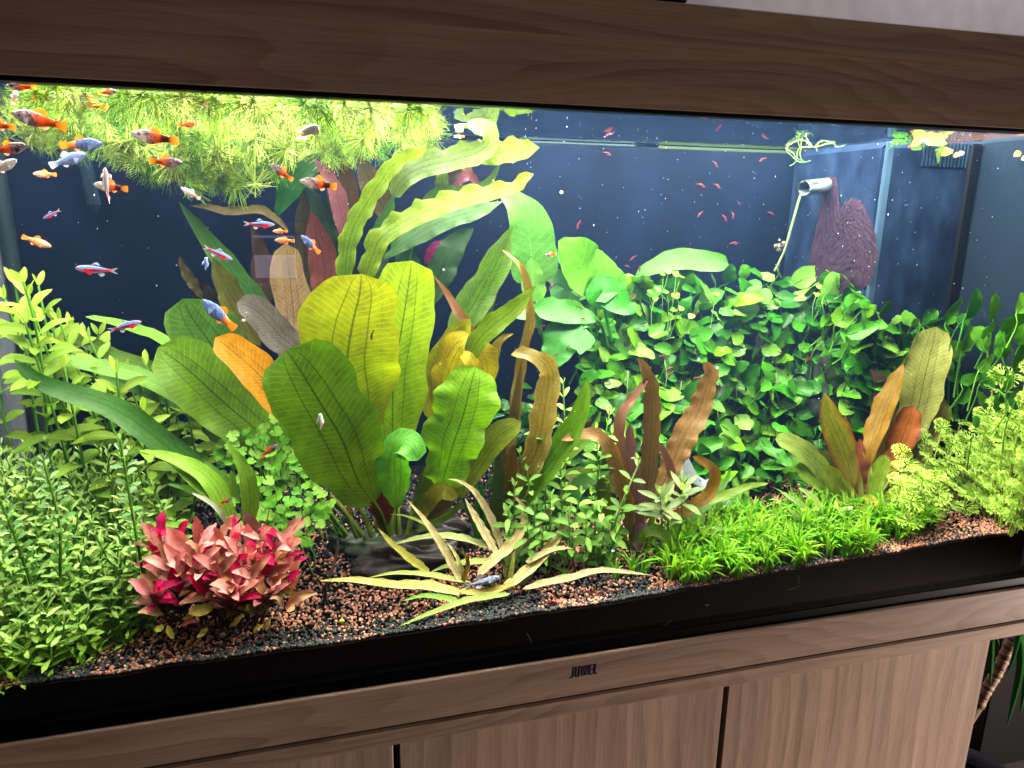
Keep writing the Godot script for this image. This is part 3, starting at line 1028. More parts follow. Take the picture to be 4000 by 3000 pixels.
func big_sword() -> void:
	tone = 0.62
	var s := thing("sword_plant", "large sword plant with broad glowing yellow-green leaves in the middle", "aquarium plant", on_ground(1500, 2120), "")
	# leaves behind, then to the front; points run from the base to the tip
	leaf(s, "B2", [330, 2600, .24, 480, 2150, .27, 330, 1020, .34, 330, 780, .36, 300, 480, .37, 255, 110, .37], 330, "sword", O(150, 118, 70, "oval", {"pet": .42, "tipc": [166, 140, 98], "ruf": .07, "fr": 1.4, "cup": .2}))
	leaf(s, "B2", [240, 2600, .24, 400, 2000, .27, 380, 1150, .32, 200, 900, .33, 0, 690, .33, -170, 625, .33], 280, "sword", O(106, 100, 88, "oval", {"pet": .5, "tipc": [120, 112, 100], "ruf": .04}))
	leaf(s, "B1", [2950, 2650, .24, 2600, 2000, .28, 2150, 1480, .32, 1850, 1020, .33, 1650, 740, .33, 1580, 590, .33], 560, "sword", O(84, 132, 38, "oval", {"pet": .42, "edgec": [110, 160, 60], "ruf": .03, "cup": .1}))
	leaf(s, "B1", [3000, 2640, .23, 2700, 2250, .25, 2330, 1830, .26, 1950, 1500, .26, 1620, 1200, .25, 1365, 1010, .25], 590, "sword", O(100, 150, 20, "oval", {"pet": .32, "tipc": [120, 165, 40], "ruf": .035, "fr": 2.5, "tilt": .55}))
	leaf(s, "B2", [860, 2600, .22, 700, 2150, .225, 400, 1700, .225, 180, 1430, .23, -30, 1190, .24, -350, 925, .25], 330, "sword", O(224, 156, 20, "oval", {"pet": .40, "tipc": [232, 160, 20], "ruf": .03, "tilt": .5}))
	leaf(s, "B2", [1210, 2600, .22, 1190, 2100, .24, 1180, 1750, .24, 1190, 1250, .23, 1250, 900, .235, 1305, 560, .245, 1348, 262, .255], 560, "sword", O(158, 212, 22, "paddle", {"pet": .26, "tipc": [178, 214, 40], "ruf": .06, "fr": 1.3, "cup": .18, "nl": 30, "nw": 10}))
	leaf(s, "B2", [1060, 2600, .21, 1000, 2150, .21, 880, 1560, .205, 790, 1180, .19, 830, 830, .19, 890, 580, .20, 915, 378, .21], 860, "sword", O(172, 206, 16, "oval", {"pet": .36, "tipc": [190, 200, 24], "ruf": .035, "fr": 1.6, "cup": .12, "nl": 30, "nw": 12}))
	leaf(s, "B2", [1560, 2600, .22, 1560, 2300, .22, 1580, 1340, .25, 1660, 1080, .25, 1745, 900, .25, 1850, 762, .24], 350, "sword", O(176, 176, 24, "ovate", {"pet": .5, "ruf": .06, "roll": .3}))
	leaf(s, "B2", [1600, 2600, .22, 1640, 2200, .22, 1640, 1360, .23, 1760, 1020, .23, 1880, 1040, .215, 1960, 1200, .205, 1900, 1370, .20], 330, "sword", O(206, 190, 16, "oval", {"pet": .5, "ruf": .07, "roll": -.3}))
	leaf(s, "B2", [1400, 2600, .20, 1480, 2350, .19, 1600, 2190, .18, 1700, 1860, .165, 1790, 1600, .16, 1850, 1360, .165, 1900, 1180, .18], 560, "sword", O(120, 180, 22, "oval", {"pet": .26, "tipc": [140, 200, 40], "ruf": .085, "fr": 3.4, "cup": .22, "nl": 30, "nw": 10}))
	leaf(s, "B2", [1130, 2640, .19, 1060, 2420, .17, 890, 2180, .14, 740, 1800, .12, 560, 1500, .12, 390, 1220, .125, 262, 1030, .135], 800, "sword", O(104, 130, 14, "oval", {"pet": .22, "tipc": [104, 150, 30], "ruf": .04, "fr": 2.2, "cup": .10, "nl": 30, "nw": 12, "tilt": .15}))
	# folded young leaf in front of the tall one
	leaf(s, "C2", [1215, 1080, .17, 1215, 860, .16, 1200, 600, .14, 1205, 430, .13, 1260, 300, .12, 1345, 330, .105, 1400, 440, .10], 300, "sword", O(112, 160, 40, "oval", {"pet": .22, "tipc": [120, 216, 80], "ruf": .03, "cup": .2, "tilt": 1.0}))
	# red young leaves between the stalks
	for q in [[[1090, 1080, .20, 1060, 900, .20, 1000, 760, .195, 930, 570, .19], 120, [150, 56, 44]], [[1080, 1080, .21, 1120, 800, .21, 1130, 640, .20, 1150, 500, .19], 170, [168, 84, 84]], [[1090, 1090, .19, 1100, 920, .19, 1090, 760, .185, 1080, 640, .18], 200, [128, 62, 44]]]:
		leaf(s, "C2", q[0], q[1], "sword", O(q[2][0], q[2][1], q[2][2], "oval", {"pet": .1, "ruf": .05, "nl": 14}))
	# short leaves and bare stalks at the foot
	leaf(s, "C2", [1350, 1080, .19, 1440, 960, .18, 1500, 790, .17, 1610, 700, .16, 1740, 760, .15], 150, "sword", O(150, 150, 30, "oval", {"pet": .3, "ruf": .04}))
	leaf(s, "C2", [1330, 1090, .2, 1500, 960, .19, 1620, 840, .19, 1700, 760, .19], 120, "sword", O(84, 74, 30, "oval", {"pet": .2}))
	leaf(s, "C2", [1290, 1090, .2, 1400, 860, .20, 1470, 640, .2, 1500, 480, .2], 150, "sword", O(84, 110, 30, "oval", {"pet": .2}))
	leaf(s, "C2", [1280, 1090, .2, 1500, 1000, .18, 1640, 930, .17, 1800, 800, .16], 70, "sword", O(120, 160, 50, "strap", {"pet": .2}))
	for q in [[880, 1110, 780, 900, 640, 740], [920, 1090, 800, 930, 680, 800], [1000, 1100, 930, 900, 800, 740], [1130, 1090, 1080, 900, 1040, 700], [1240, 1080, 1230, 960, 1225, 800], [1160, 1090, 1170, 900, 1180, 760], [1310, 1090, 1350, 900, 1400, 700]]:
		var mb := MB.new()
		mb.tube(spline([crop("C2", q[0], q[1], .2), crop("C2", q[2], q[3], .205), crop("C2", q[4], q[5], .22)], 8), 0.0035, 0.0026, 8, rgb(110, 140, 50), rgb(110, 120, 40))
		part("stalk", mb, M.thin, s)
	# long dark strap leaves reaching left
	leaf(s, "B1", [3000, 2640, .25, 2500, 2250, .28, 1900, 1800, .32, 1350, 1250, .36, 1000, 1090, .37, 700, 950, .37, 410, 835, .37], 150, "crypt", O(84, 124, 28, "strap", {"pet": .4, "ruf": .06}))
	leaf(s, "B1", [3000, 2650, .24, 2500, 2200, .26, 1900, 1650, .28, 1500, 1400, .28, 1200, 1260, .28, 900, 1190, .28, 600, 1130, .28, 235, 1110, .28], 180, "crypt", O(122, 176, 60, "strap", {"pet": .38, "ruf": .05, "fr": 3, "tilt": .9}))
	leaf(s, "B1", [2980, 2660, .23, 2500, 2350, .22, 1950, 2230, .20, 1600, 1990, .18, 1150, 1640, .17, 850, 1480, .17, 560, 1400, .18, 300, 1290, .19, 125, 1115, .20], 230, "crypt", O(74, 124, 44, "strap", {"pet": .24, "ruf": .04, "fr": 2, "tilt": .5, "tipc": [66, 120, 50]}))
	leaf(s, "B1", [2950, 2640, .26, 2400, 2100, .3, 1800, 1650, .31, 1400, 1460, .31, 1100, 1340, .31, 820, 1260, .31], 120, "crypt", O(84, 134, 60, "strap", {"pet": .4, "ruf": .06}))
	leaf(s, "B1", [2900, 2500, .27, 2200, 1500, .38, 1420, 950, .40, 1200, 860, .40, 950, 780, .40, 735, 745, .40], 115, "crypt", O(124, 190, 50, "strap", {"pet": .45, "ruf": .06, "tilt": .8}))

func wavy_sword() -> void:
	tone = 0.30
	var s := thing("sword_plant", "tall background sword plant with long wavy leaves reaching the water line", "aquarium plant", on_ground(1640, 1990))
	var e := "A2"
	# dark back leaves
	for q in [[[700, 2300, .42, 640, 1900, .44, 560, 1400, .45, 420, 1150, .45], 230, [48, 84, 36]], [[780, 2300, .43, 760, 1800, .45, 700, 1300, .46, 640, 980, .46], 220, [70, 60, 40]], [[600, 2300, .42, 480, 1900, .43, 420, 1500, .43, 400, 1200, .43], 180, [92, 80, 40]],
			[[1500, 2300, .40, 1580, 1950, .42, 1700, 1700, .43, 1880, 1530, .43], 260, [64, 104, 50]], [[1300, 2300, .41, 1330, 2000, .43, 1300, 1750, .44, 1250, 1500, .44], 220, [40, 76, 40]], [[900, 2350, .41, 1000, 1950, .43, 1060, 1800, .44, 1120, 1620, .44], 200, [48, 84, 44]],
			[[100, 2400, .42, 60, 2000, .43, 30, 1700, .43, -40, 1500, .43], 170, [100, 76, 54]], [[560, 2300, .40, 590, 1900, .41, 600, 1650, .41, 600, 1450, .41], 170, [60, 100, 44]]]:
		leaf(s, e, q[0], q[1], "crypt", O(q[2][0], q[2][1], q[2][2], "lance", {"pet": .1, "ruf": .06, "fr": 3}))
	# dark straps at the left of the fan
	leaf(s, "B1", [2500, 1100, .40, 2300, 750, .41, 2160, 540, .42, 2020, 380, .42, 1850, 160, .42, 1700, -40, .42, 1545, -250, .42], 190, "crypt", O(60, 120, 40, "lance", {"ruf": .05, "tipc": [96, 160, 50]}))
	leaf(s, "A1", [2500, 1560, .42, 2350, 1420, .42, 2212, 1370, .42, 2000, 1385, .42, 1800, 1350, .42, 1640, 1335, .42], 100, "crypt", O(140, 124, 36, "lance", {"ruf": .08, "tilt": .8}))
	leaf(s, "B1", [2250, 1000, .39, 2110, 760, .395, 2000, 560, .40, 1900, 380, .40, 1840, 240, .40], 240, "sword", O(140, 140, 44, "lance", {"ruf": .05}))
	leaf(s, "B1", [2150, 1050, .43, 1900, 750, .435, 1760, 560, .44, 1700, 400, .44], 320, "crypt", O(66, 62, 34, "lance", {"ruf": .07}))
	leaf(s, "B1", [1760, 600, .42, 1640, 420, .42, 1590, 330, .42, 1545, 220, .42], 90, "crypt", O(104, 96, 40, "lance", {"ruf": .1}))
	leaf(s, "A2", [640, 900, .36, 480, 980, .37, 300, 1180, .38, 175, 1430, .385], 210, "crypt", O(64, 130, 50, "lance", {"ruf": .04, "tilt": .7}))
	# rust-red and pink ones
	leaf(s, e, [640, 2500, .36, 600, 2110, .38, 585, 1800, .39, 520, 1580, .39, 480, 1380, .39], 250, "crypt", O(140, 74, 64, "lance", {"pet": .2, "ruf": .04}))
	leaf(s, e, [770, 1700, .36, 750, 1480, .36, 720, 1330, .355, 680, 1180, .35, 590, 1040, .345, 490, 925, .34], 165, "crypt", O(170, 106, 116, "lance", {"ruf": .05, "roll": .3}))
	leaf(s, e, [760, 1750, .40, 790, 1500, .40, 800, 1250, .40, 760, 900, .40], 200, "crypt", O(106, 84, 44, "lance", {"ruf": .04}))
	leaf(s, e, [1150, 1480, .40, 1060, 1280, .40, 980, 1100, .40, 880, 920, .40], 230, "crypt", O(112, 98, 64, "lance", {"ruf": .05}))
	leaf(s, e, [1560, 1270, .40, 1650, 1130, .39, 1730, 1040, .385, 1755, 935, .38], 120, "crypt", O(86, 66, 58, "lance", {"ruf": .06}))
	leaf(s, e, [1680, 1260, .41, 1740, 1130, .41, 1850, 1080, .41, 1945, 1180, .41], 90, "crypt", O(150, 84, 88, "lance", {"ruf": .05}))
	leaf(s, e, [1700, 1240, .42, 1760, 1050, .42, 1800, 1000, .42, 1920, 1170, .42], 80, "crypt", O(150, 110, 80, "lance", {"ruf": .05}))
	leaf(s, e, [1460, 1850, .39, 1530, 1700, .39, 1610, 1630, .39], 75, "crypt", O(150, 54, 98, "lance", {}))
	# green ones
	leaf(s, e, [1580, 1250, .40, 1610, 1150, .39, 1600, 1000, .39], 120, "crypt", O(128, 170, 60, "lance", {"ruf": .05}))
	leaf(s, e, [1300, 1900, .37, 1450, 1380, .38, 1560, 1250, .38, 1900, 1200, .38, 2030, 1110, .375, 2110, 960, .37], 130, "crypt", O(104, 150, 64, "lance", {"ruf": .05, "pet": .2}))
	leaf(s, e, [960, 1760, .36, 1050, 1580, .36, 1140, 1410, .355, 1190, 1235, .35], 120, "crypt", O(92, 150, 74, "lance", {"ruf": .06}))
	leaf(s, e, [1100, 1800, .34, 1300, 1640, .33, 1600, 1470, .32, 1900, 1380, .32, 2130, 1300, .32], 240, "crypt", O(78, 138, 60, "lance", {"ruf": .10, "fr": 6, "tilt": .7, "tipc": [110, 164, 80]}))
	leaf(s, e, [1180, 1260, .36, 1260, 1110, .345, 1420, 1010, .335, 1700, 940, .325, 1900, 880, .315, 2010, 800, .31, 1990, 700, .305, 1880, 655, .30, 1770, 660, .295, 1790, 700, .28], 235, "crypt", O(128, 160, 84, "strap", {"ruf": .10, "fr": 5, "tilt": .5, "twist": .7, "nl": 34, "tipc": [150, 190, 90]}))
	leaf(s, e, [1900, 960, .34, 2020, 900, .335, 2150, 870, .33, 2290, 850, .33, 2450, 830, .33], 220, "crypt", O(150, 196, 46, "lance", {"ruf": .07, "tilt": .3}))
	leaf(s, e, [760, 2150, .34, 780, 1800, .34, 830, 1560, .335, 940, 1340, .33, 1090, 1110, .32, 1230, 945, .315, 1330, 905, .31, 1400, 880, .305, 1480, 800, .30], 165, "crypt", O(110, 166, 34, "strap", {"ruf": .13, "fr": 7, "twist": .5, "nl": 34, "tipc": [176, 214, 50]}))
	leaf(s, e, [930, 2000, .30, 1050, 1660, .29, 1200, 1520, .28, 1450, 1390, .27, 1750, 1290, .265, 2050, 1220, .26, 2260, 1160, .255, 2330, 1090, .25, 2400, 1060, .25], 215, "crypt", O(136, 176, 34, "strap", {"ruf": .12, "fr": 8, "tilt": .7, "nl": 36, "tipc": [170, 206, 50], "edgec": [160, 196, 60]}))
	# right-hand group: upright waved leaves
	leaf(s, "B2", [1690, 1200, .27, 1760, 860, .28, 1900, 600, .29, 2060, 320, .29, 2170, 60, .295, 2220, -30, .295], 290, "sword", O(128, 184, 54, "lance", {"ruf": .06, "fr": 3, "pet": .08, "edgec": [170, 214, 110]}))
	leaf(s, "B2", [1760, 1300, .22, 1900, 980, .21, 2060, 810, .205, 2220, 690, .20, 2330, 570, .195, 2420, 480, .19], 190, "crypt", O(140, 186, 24, "lance", {"ruf": .06, "pet": .08}))
	leaf(s, "B2", [1850, 1500, .25, 2010, 1180, .25, 2100, 960, .245, 2230, 890, .24], 110, "crypt", O(176, 160, 46, "lance", {"ruf": .09}))
	leaf(s, "B2", [1900, 1640, .26, 1900, 1080, .26, 1840, 860, .255, 1740, 690, .25, 1640, 530, .25, 1535, 390, .25], 100, "crypt", O(206, 146, 108, "lance", {"ruf": .07, "tipc": [226, 164, 110]}))
	leaf(s, "B2", [1960, 1650, .30, 1900, 1000, .31, 1980, 720, .31, 2080, 560, .31], 210, "sword", O(110, 136, 60, "lance", {"ruf": .04}))

func crypts() -> void:
	tone = 0.46
	var s := thing("crypt_plant", "tall crypt with narrow olive ruffled leaves left of the anubias mass", "aquarium plant", on_ground(1960, 2110))
	leaf(s, "B3", [-100, 2600, .17, 20, 1660, .2, 60, 1250, .22, 110, 1000, .22, 155, 740, .22, 125, 460, .22, 50, 280, .22, -90, 165, .22], 95, "crypt", O(156, 136, 54, "strap", {"pet": .2, "ruf": .12, "fr": 5, "nl": 34, "twist": .6}))
	leaf(s, "B3", [-80, 2590, .15, 120, 2090, .145, 220, 1880, .14, 290, 1480, .14, 318, 1230, .14, 230, 1110, .13, 100, 1062, .125, -10, 1075, .12], 215, "crypt", O(166, 148, 26, "strap", {"pet": .12, "ruf": .09, "fr": 7, "nl": 34, "tipc": [214, 196, 110]}))
	leaf(s, "B3", [-140, 2590, .18, -60, 2000, .2, 10, 1650, .2, 50, 1380, .2, 85, 1120, .2], 90, "crypt", O(112, 100, 46, "lance", {"pet": .1, "ruf": .03}))
	leaf(s, "B3", [-40, 2590, .14, 140, 2270, .135, 350, 1980, .13, 520, 1720, .13, 610, 1500, .13, 655, 1275, .135], 225, "sword", O(112, 168, 24, "lance", {"pet": .1, "ruf": .04, "tipc": [130, 186, 50]}))
	leaf(s, "B3", [100, 2560, .17, 360, 2080, .17, 560, 1870, .17, 700, 1720, .17, 770, 1560, .17], 110, "crypt", O(126, 176, 54, "lance", {"pet": .15, "ruf": .05}))
	leaf(s, "C2", [1700, 900, .17, 1830, 610, .16, 1950, 420, .155, 2100, 230, .15, 2290, 110, .145], 230, "sword", O(156, 176, 48, "oval", {"pet": .15, "ruf": .03, "tilt": .6}))
	leaf(s, "C2", [1980, 1150, .15, 2060, 900, .145, 2100, 620, .14, 2090, 380, .14], 120, "crypt", O(84, 112, 36, "strap", {"pet": .1, "ruf": .04}))
	leaf(s, "C2", [2050, 1100, .15, 2160, 760, .145, 2200, 500, .14, 2230, 300, .14], 130, "crypt", O(140, 116, 34, "strap", {"pet": .1, "ruf": .06}))
	for q in [[[1960, 1150, 1920, 800, 1880, 560], 60], [[2000, 1150, 2080, 900, 2180, 760], 60], [[1930, 1140, 1850, 900, 1780, 800], 55], [[1990, 1140, 1960, 900, 1950, 640], 55], [[2040, 1150, 2130, 1000, 2260, 820], 50]]:
		leaf(s, "C2", [q[0][0], q[0][1], .17, q[0][2], q[0][3], .17, q[0][4], q[0][5], .17], q[1], "small", O(70, 150, 40, "strap", {"ruf": .03, "nl": 14}))
	# brown plant in the middle
	s = thing("crypt_plant", "brown-leaved crypt with drying curled tips in front of the anubias", "aquarium plant", on_ground(2490, 2150))
	var f := "C3"
	leaf(s, f, [1110, 1220, .13, 1130, 1000, .15, 1165, 700, .165, 1195, 350, .17, 1208, 0, .17, 1195, -220, .17, 1130, -380, .165, 1085, -440, .16], 165, "crypt", O(132, 108, 62, "strap", {"pet": .14, "ruf": .085, "fr": 8, "nl": 32, "stalkc": [130, 160, 50]}))
	leaf(s, f, [1130, 1220, .13, 1240, 800, .16, 1380, 470, .18, 1500, 200, .19, 1620, 0, .2, 1700, -250, .2, 1715, -330, .2, 1650, -410, .2], 210, "crypt", O(160, 124, 68, "strap", {"pet": .24, "ruf": .085, "fr": 9, "nl": 32, "stalkc": [140, 170, 40]}))
	leaf(s, f, [1070, 1220, .13, 985, 900, .145, 985, 640, .15, 950, 450, .155, 925, 150, .16, 960, 10, .165, 1080, -150, .17, 1190, -300, .17], 110, "crypt", O(166, 116, 90, "strap", {"pet": .1, "ruf": .09, "fr": 8, "nl": 30}))
	leaf(s, f, [1085, 1220, .125, 1085, 1000, .14, 1080, 760, .145, 1050, 480, .15, 1020, 280, .155, 1020, 120, .155], 125, "crypt", O(156, 110, 116, "strap", {"ruf": .08, "fr": 9, "nl": 26}))
	leaf(s, f, [1050, 1220, .13, 1010, 900, .14, 960, 680, .14, 900, 490, .14, 850, 350, .14, 770, 235, .135, 620, 210, .13, 425, 265, .125], 135, "crypt", O(160, 136, 36, "strap", {"pet": .15, "ruf": .07, "fr": 5, "nl": 30, "tipc": [224, 168, 110]}))
	leaf(s, f, [1180, 1220, .14, 1390, 720, .17, 1380, 560, .17, 1330, 400, .17, 1240, 265, .17], 80, "crypt", O(168, 116, 110, "strap", {"pet": .3, "ruf": .05}))
	leaf(s, f, [1150, 1220, .13, 1350, 980, .13, 1590, 820, .13, 1700, 735, .13, 1755, 600, .13, 1710, 490, .13, 1560, 405, .13], 110, "crypt", O(170, 130, 46, "strap", {"pet": .3, "ruf": .05, "nl": 28}))
	leaf(s, f, [1160, 1215, .13, 1350, 1000, .14, 1620, 820, .15, 1900, 715, .16, 2060, 660, .165, 2215, 635, .17], 75, "crypt", O(140, 176, 66, "strap", {"pet": .2, "ruf": .09}))
	leaf(s, f, [1200, 1150, .14, 1450, 1000, .15, 1700, 820, .17, 1850, 620, .19, 1885, 500, .2], 60, "small", O(100, 160, 60, "strap", {"pet": .2, "ruf": .05}))
	leaf(s, f, [1090, 1180, .11, 1150, 1070, .10, 1270, 1060, .09, 1370, 1150, .08, 1425, 1300, .075], 120, "sword", O(140, 190, 56, "lance", {"ruf": .04, "tilt": 1.0}))
	leaf(s, f, [1040, 1200, .14, 880, 1000, .14, 820, 820, .14, 790, 700, .135, 780, 590, .13], 130, "crypt", O(134, 150, 40, "oval", {"pet": .3, "ruf": .03}))
	leaf(s, f, [300, 1000, .16, 420, 800, .165, 580, 650, .17, 850, 530, .18], 150, "crypt", O(72, 130, 36, "lance", {"ruf": .03}))
	leaf(s, f, [1000, 800, .17, 860, 640, .18, 650, 570, .185, 440, 560, .19], 150, "crypt", O(112, 136, 46, "oval", {"ruf": .04}))
	leaf(s, f, [1120, 1210, .14, 1000, 1180, .14, 950, 1050, .14, 900, 950, .14], 50, "small", O(120, 160, 50, "strap", {}))
	for q in [[1100, 1225, 1130, 950, 1150, 780], [1140, 1225, 1210, 950, 1245, 720], [1030, 1220, 1040, 1000, 1020, 800], [1160, 1220, 1280, 1020, 1400, 950], [1080, 1225, 1020, 1020, 940, 920]]:
		leaf(s, f, [q[0], q[1], .135, q[2], q[3], .14, q[4], q[5], .15], 56, "small", O(128, 160, 48, "strap", {"ruf": .02, "nl": 12, "cup": .5}), "stalk")
	tone = 0.82
	# straw-coloured narrow-leaved plant lying over the front gravel
	s = thing("straw_leaf_plant", "pale straw-coloured narrow-leaved crypt sprawling over the front gravel", "aquarium plant", on_ground(1800, 2300))
	var c := "C2"
	var bs := [222, 212, 140]
	for q in [
		[[1780, 1510, .08, 1650, 1250, .10, 1480, 980, .11, 1310, 785, .12], 82, [226, 214, 150]], [[1500, 1410, .10, 1300, 1260, .11, 1150, 1130, .12, 1050, 1020, .125], 86, [190, 190, 84]], [[1650, 1140, .14, 1480, 1000, .14, 1300, 920, .14, 1150, 905, .14], 36, [150, 160, 74]],
		[[2080, 1240, .10, 1950, 1020, .12, 1850, 850, .13, 1805, 765, .135], 90, [226, 216, 160]], [[2130, 1220, .11, 2040, 960, .13, 1900, 720, .14, 1760, 620, .145, 1650, 600, .15], 78, [206, 196, 140]], [[2010, 1190, .12, 1800, 1110, .12, 1500, 1090, .12, 1160, 1170, .12], 74, [176, 196, 120]],
		[[1790, 1590, .06, 1500, 1520, .065, 1200, 1510, .075, 850, 1470, .085, 540, 1480, .09], 100, [206, 206, 120]], [[1850, 1490, .08, 1500, 1425, .09, 1200, 1410, .095, 950, 1460, .10], 56, [180, 200, 110]], [[1800, 1520, .085, 1760, 1330, .09, 1690, 1200, .1, 1640, 1140, .105], 50, [196, 200, 120]],
		[[1780, 1510, .08, 1830, 1330, .085, 1800, 1240, .085, 1770, 1180, .085], 52, [128, 110, 34]], [[2060, 1300, .10, 1800, 1320, .10, 1620, 1360, .10, 1500, 1410, .10], 66, [176, 196, 104]], [[1910, 1440, .08, 2060, 1290, .09, 2200, 1170, .1, 2310, 1000, .11, 2312, 850, .12, 2212, 720, .125], 100, [224, 200, 142]],
		[[1750, 1645, .05, 1600, 1620, .05, 1450, 1605, .055, 1260, 1655, .055], 56, [130, 180, 70]], [[2200, 1590, .05, 1950, 1620, .05, 1800, 1650, .045, 1500, 1760, .035, 1230, 1875, .025], 66, [156, 190, 96]], [[2120, 1560, .06, 2400, 1340, .08, 2610, 1100, .1, 2710, 890, .11, 2722, 790, .115], 104, [222, 214, 140]],
		[[2280, 1520, .07, 2560, 1150, .11, 2710, 1000, .12, 2850, 860, .13], 86, [136, 146, 110]], [[2330, 1320, .08, 2520, 1220, .085, 2640, 1195, .085, 2740, 1200, .085], 64, [220, 206, 150]], [[2300, 1550, .05, 2510, 1490, .05, 2710, 1450, .05, 2910, 1395, .05, 3100, 1390, .05, 3410, 1430, .045], 74, [176, 180, 130]],
		[[2180, 1330, .1, 2360, 1080, .12, 2560, 850, .14, 2660, 720, .15, 2780, 500, .165], 66, [150, 136, 104]], [[1760, 1565, .06, 2000, 1570, .06, 2150, 1530, .06, 2260, 1460, .06], 86, [206, 190, 100]], [[2070, 1250, .1, 2140, 1330, .09, 2160, 1450, .08, 2150, 1520, .08], 40, [110, 106, 40]], [[2190, 1500, .07, 2220, 1300, .08, 2240, 1200, .09], 50, [150, 160, 70]]]:
		leaf(s, c, q[0], q[1] * 0.86, "straw", O(q[2][0], q[2][1], q[2][2], "blade", {"ruf": .09, "fr": 6, "nl": 26, "nw": 6, "tilt": .6}))

func right_sword() -> void:
	tone = 0.66
	var s := thing("sword_plant", "sword plant with bronze and yellow-green leaves on the right", "aquarium plant", on_ground(3370, 2010))
	var f := "C4"
	leaf(s, f, [880, 900, .16, 960, 600, .2, 1040, 200, .24, 1110, -150, .25, 1180, -350, .26, 1250, -560, .26], 230, "sword", O(166, 124, 84, "oval", {"pet": .25, "ruf": .04}))
	leaf(s, f, [840, 900, .17, 900, 500, .21, 960, 150, .23, 985, -150, .24, 940, -270, .24, 875, -350, .235], 190, "crypt", O(146, 98, 92, "lance", {"pet": .2, "ruf": .08, "roll": .3}))
	leaf(s, f, [900, 900, .16, 1080, 450, .19, 1200, 220, .2, 1290, 0, .21, 1370, -350, .215, 1420, -550, .22, 1452, -715, .22], 350, "sword", O(182, 192, 92, "oval", {"pet": .3, "tipc": [190, 196, 100], "ruf": .045, "fr": 3, "cup": .25, "nl": 30}))
	leaf(s, f, [860, 890, .16, 880, 600, .18, 880, 350, .19, 940, 150, .2, 1060, -150, .205, 1170, -400, .21], 200, "sword", O(176, 136, 44, "lance", {"pet": .3, "ruf": .06, "roll": -.4}))
	leaf(s, f, [770, 890, .15, 720, 600, .16, 680, 420, .17, 600, 220, .175, 530, 50, .175, 488, -150, .175], 240, "sword", O(164, 160, 60, "lance", {"pet": .2, "ruf": .05, "edgec": [170, 84, 50], "fr": 2}))
	leaf(s, f, [760, 890, .16, 600, 760, .17, 440, 500, .18, 260, 330, .185, 62, 258, .19], 200, "sword", O(168, 196, 90, "oval", {"pet": .25, "ruf": .03, "tilt": .6}))
	leaf(s, f, [770, 890, .16, 620, 780, .165, 450, 640, .17, 235, 488, .175], 160, "sword", O(150, 190, 66, "oval", {"pet": .2, "ruf": .03, "tilt": .6}))
	leaf(s, f, [780, 890, .15, 690, 780, .155, 600, 640, .16, 475, 505, .165], 160, "sword", O(170, 190, 60, "oval", {"pet": .15, "ruf": .03}))
	leaf(s, f, [800, 890, .18, 640, 640, .2, 540, 450, .21, 420, 330, .22], 110, "crypt", O(96, 100, 36, "lance", {"pet": .2}))
	leaf(s, f, [870, 890, .15, 960, 680, .16, 1040, 520, .165, 1130, 330, .17, 1200, 130, .175, 1255, -30, .18], 220, "sword", O(190, 108, 38, "oval", {"pet": .25, "ruf": .07, "edgec": [150, 70, 30], "fr": 2.5}))
	leaf(s, f, [850, 890, .18, 880, 560, .2, 960, 260, .215, 1020, 0, .22, 1060, -200, .22], 190, "sword", O(176, 156, 76, "oval", {"pet": .3, "ruf": .03}))
	leaf(s, f, [920, 890, .15, 1120, 640, .17, 1260, 420, .185, 1400, 160, .2, 1490, -40, .205, 1550, -70, .21], 240, "sword", O(172, 166, 66, "oval", {"pet": .25, "ruf": .03}))
	leaf(s, f, [860, 890, .14, 900, 740, .14, 960, 560, .145, 1010, 390, .15], 130, "sword", O(140, 176, 50, "oval", {"pet": .15, "ruf": .03}))
	leaf(s, f, [900, 900, .13, 1080, 720, .14, 1260, 580, .15, 1530, 575, .15], 150, "sword", O(150, 196, 54, "oval", {"pet": .3, "ruf": .03, "tilt": .8}))
	leaf(s, f, [890, 920, .12, 1050, 760, .12, 1200, 640, .125, 1260, 560, .13], 110, "sword", O(150, 170, 44, "lance", {"pet": .2}))
	leaf(s, f, [770, 885, .12, 850, 820, .115, 950, 770, .11], 120, "sword", O(190, 196, 50, "oval", {"tilt": .8}))
	leaf(s, f, [900, 960, .1, 1000, 930, .1, 1110, 880, .1], 90, "sword", O(176, 170, 60, "oval", {}))
	leaf(s, f, [800, 890, .17, 790, 660, .19, 780, 450, .2, 800, 250, .21], 150, "crypt", O(128, 70, 44, "lance", {"pet": .2, "ruf": .05}))
	leaf(s, f, [790, 890, .17, 720, 600, .19, 640, 400, .2, 560, 230, .2], 150, "crypt", O(130, 84, 50, "lance", {"pet": .2, "ruf": .05}))
	for q in [[800, 900, 720, 700, 620, 560], [820, 905, 800, 700, 790, 520], [850, 905, 870, 700, 890, 480], [880, 905, 980, 700, 1080, 560], [900, 910, 1050, 780, 1200, 640], [780, 895, 660, 800, 560, 740]]:
		leaf(s, f, [q[0], q[1], .145, q[2], q[3], .15, q[4], q[5], .16], 44, "small", O(160, 180, 70, "strap", {"ruf": .02, "nl": 12, "cup": .5}), "stalk")


func inside(px: float, py: float, z: float, margin := 0.012) -> Vector3:   # pulled towards the pane until it lies within the tank and under water
	for k in 40:
		var p := at(px, py, z)
		if p.x < TANK_R - margin and p.x > TANK_L + margin and p.y < WATER_Y - 0.004 and (p.x < FILTER_X - 0.008 or z < FILTER_Z - 0.012): return p
		z -= 0.012
	return at(px, py, maxf(z, 0.03))

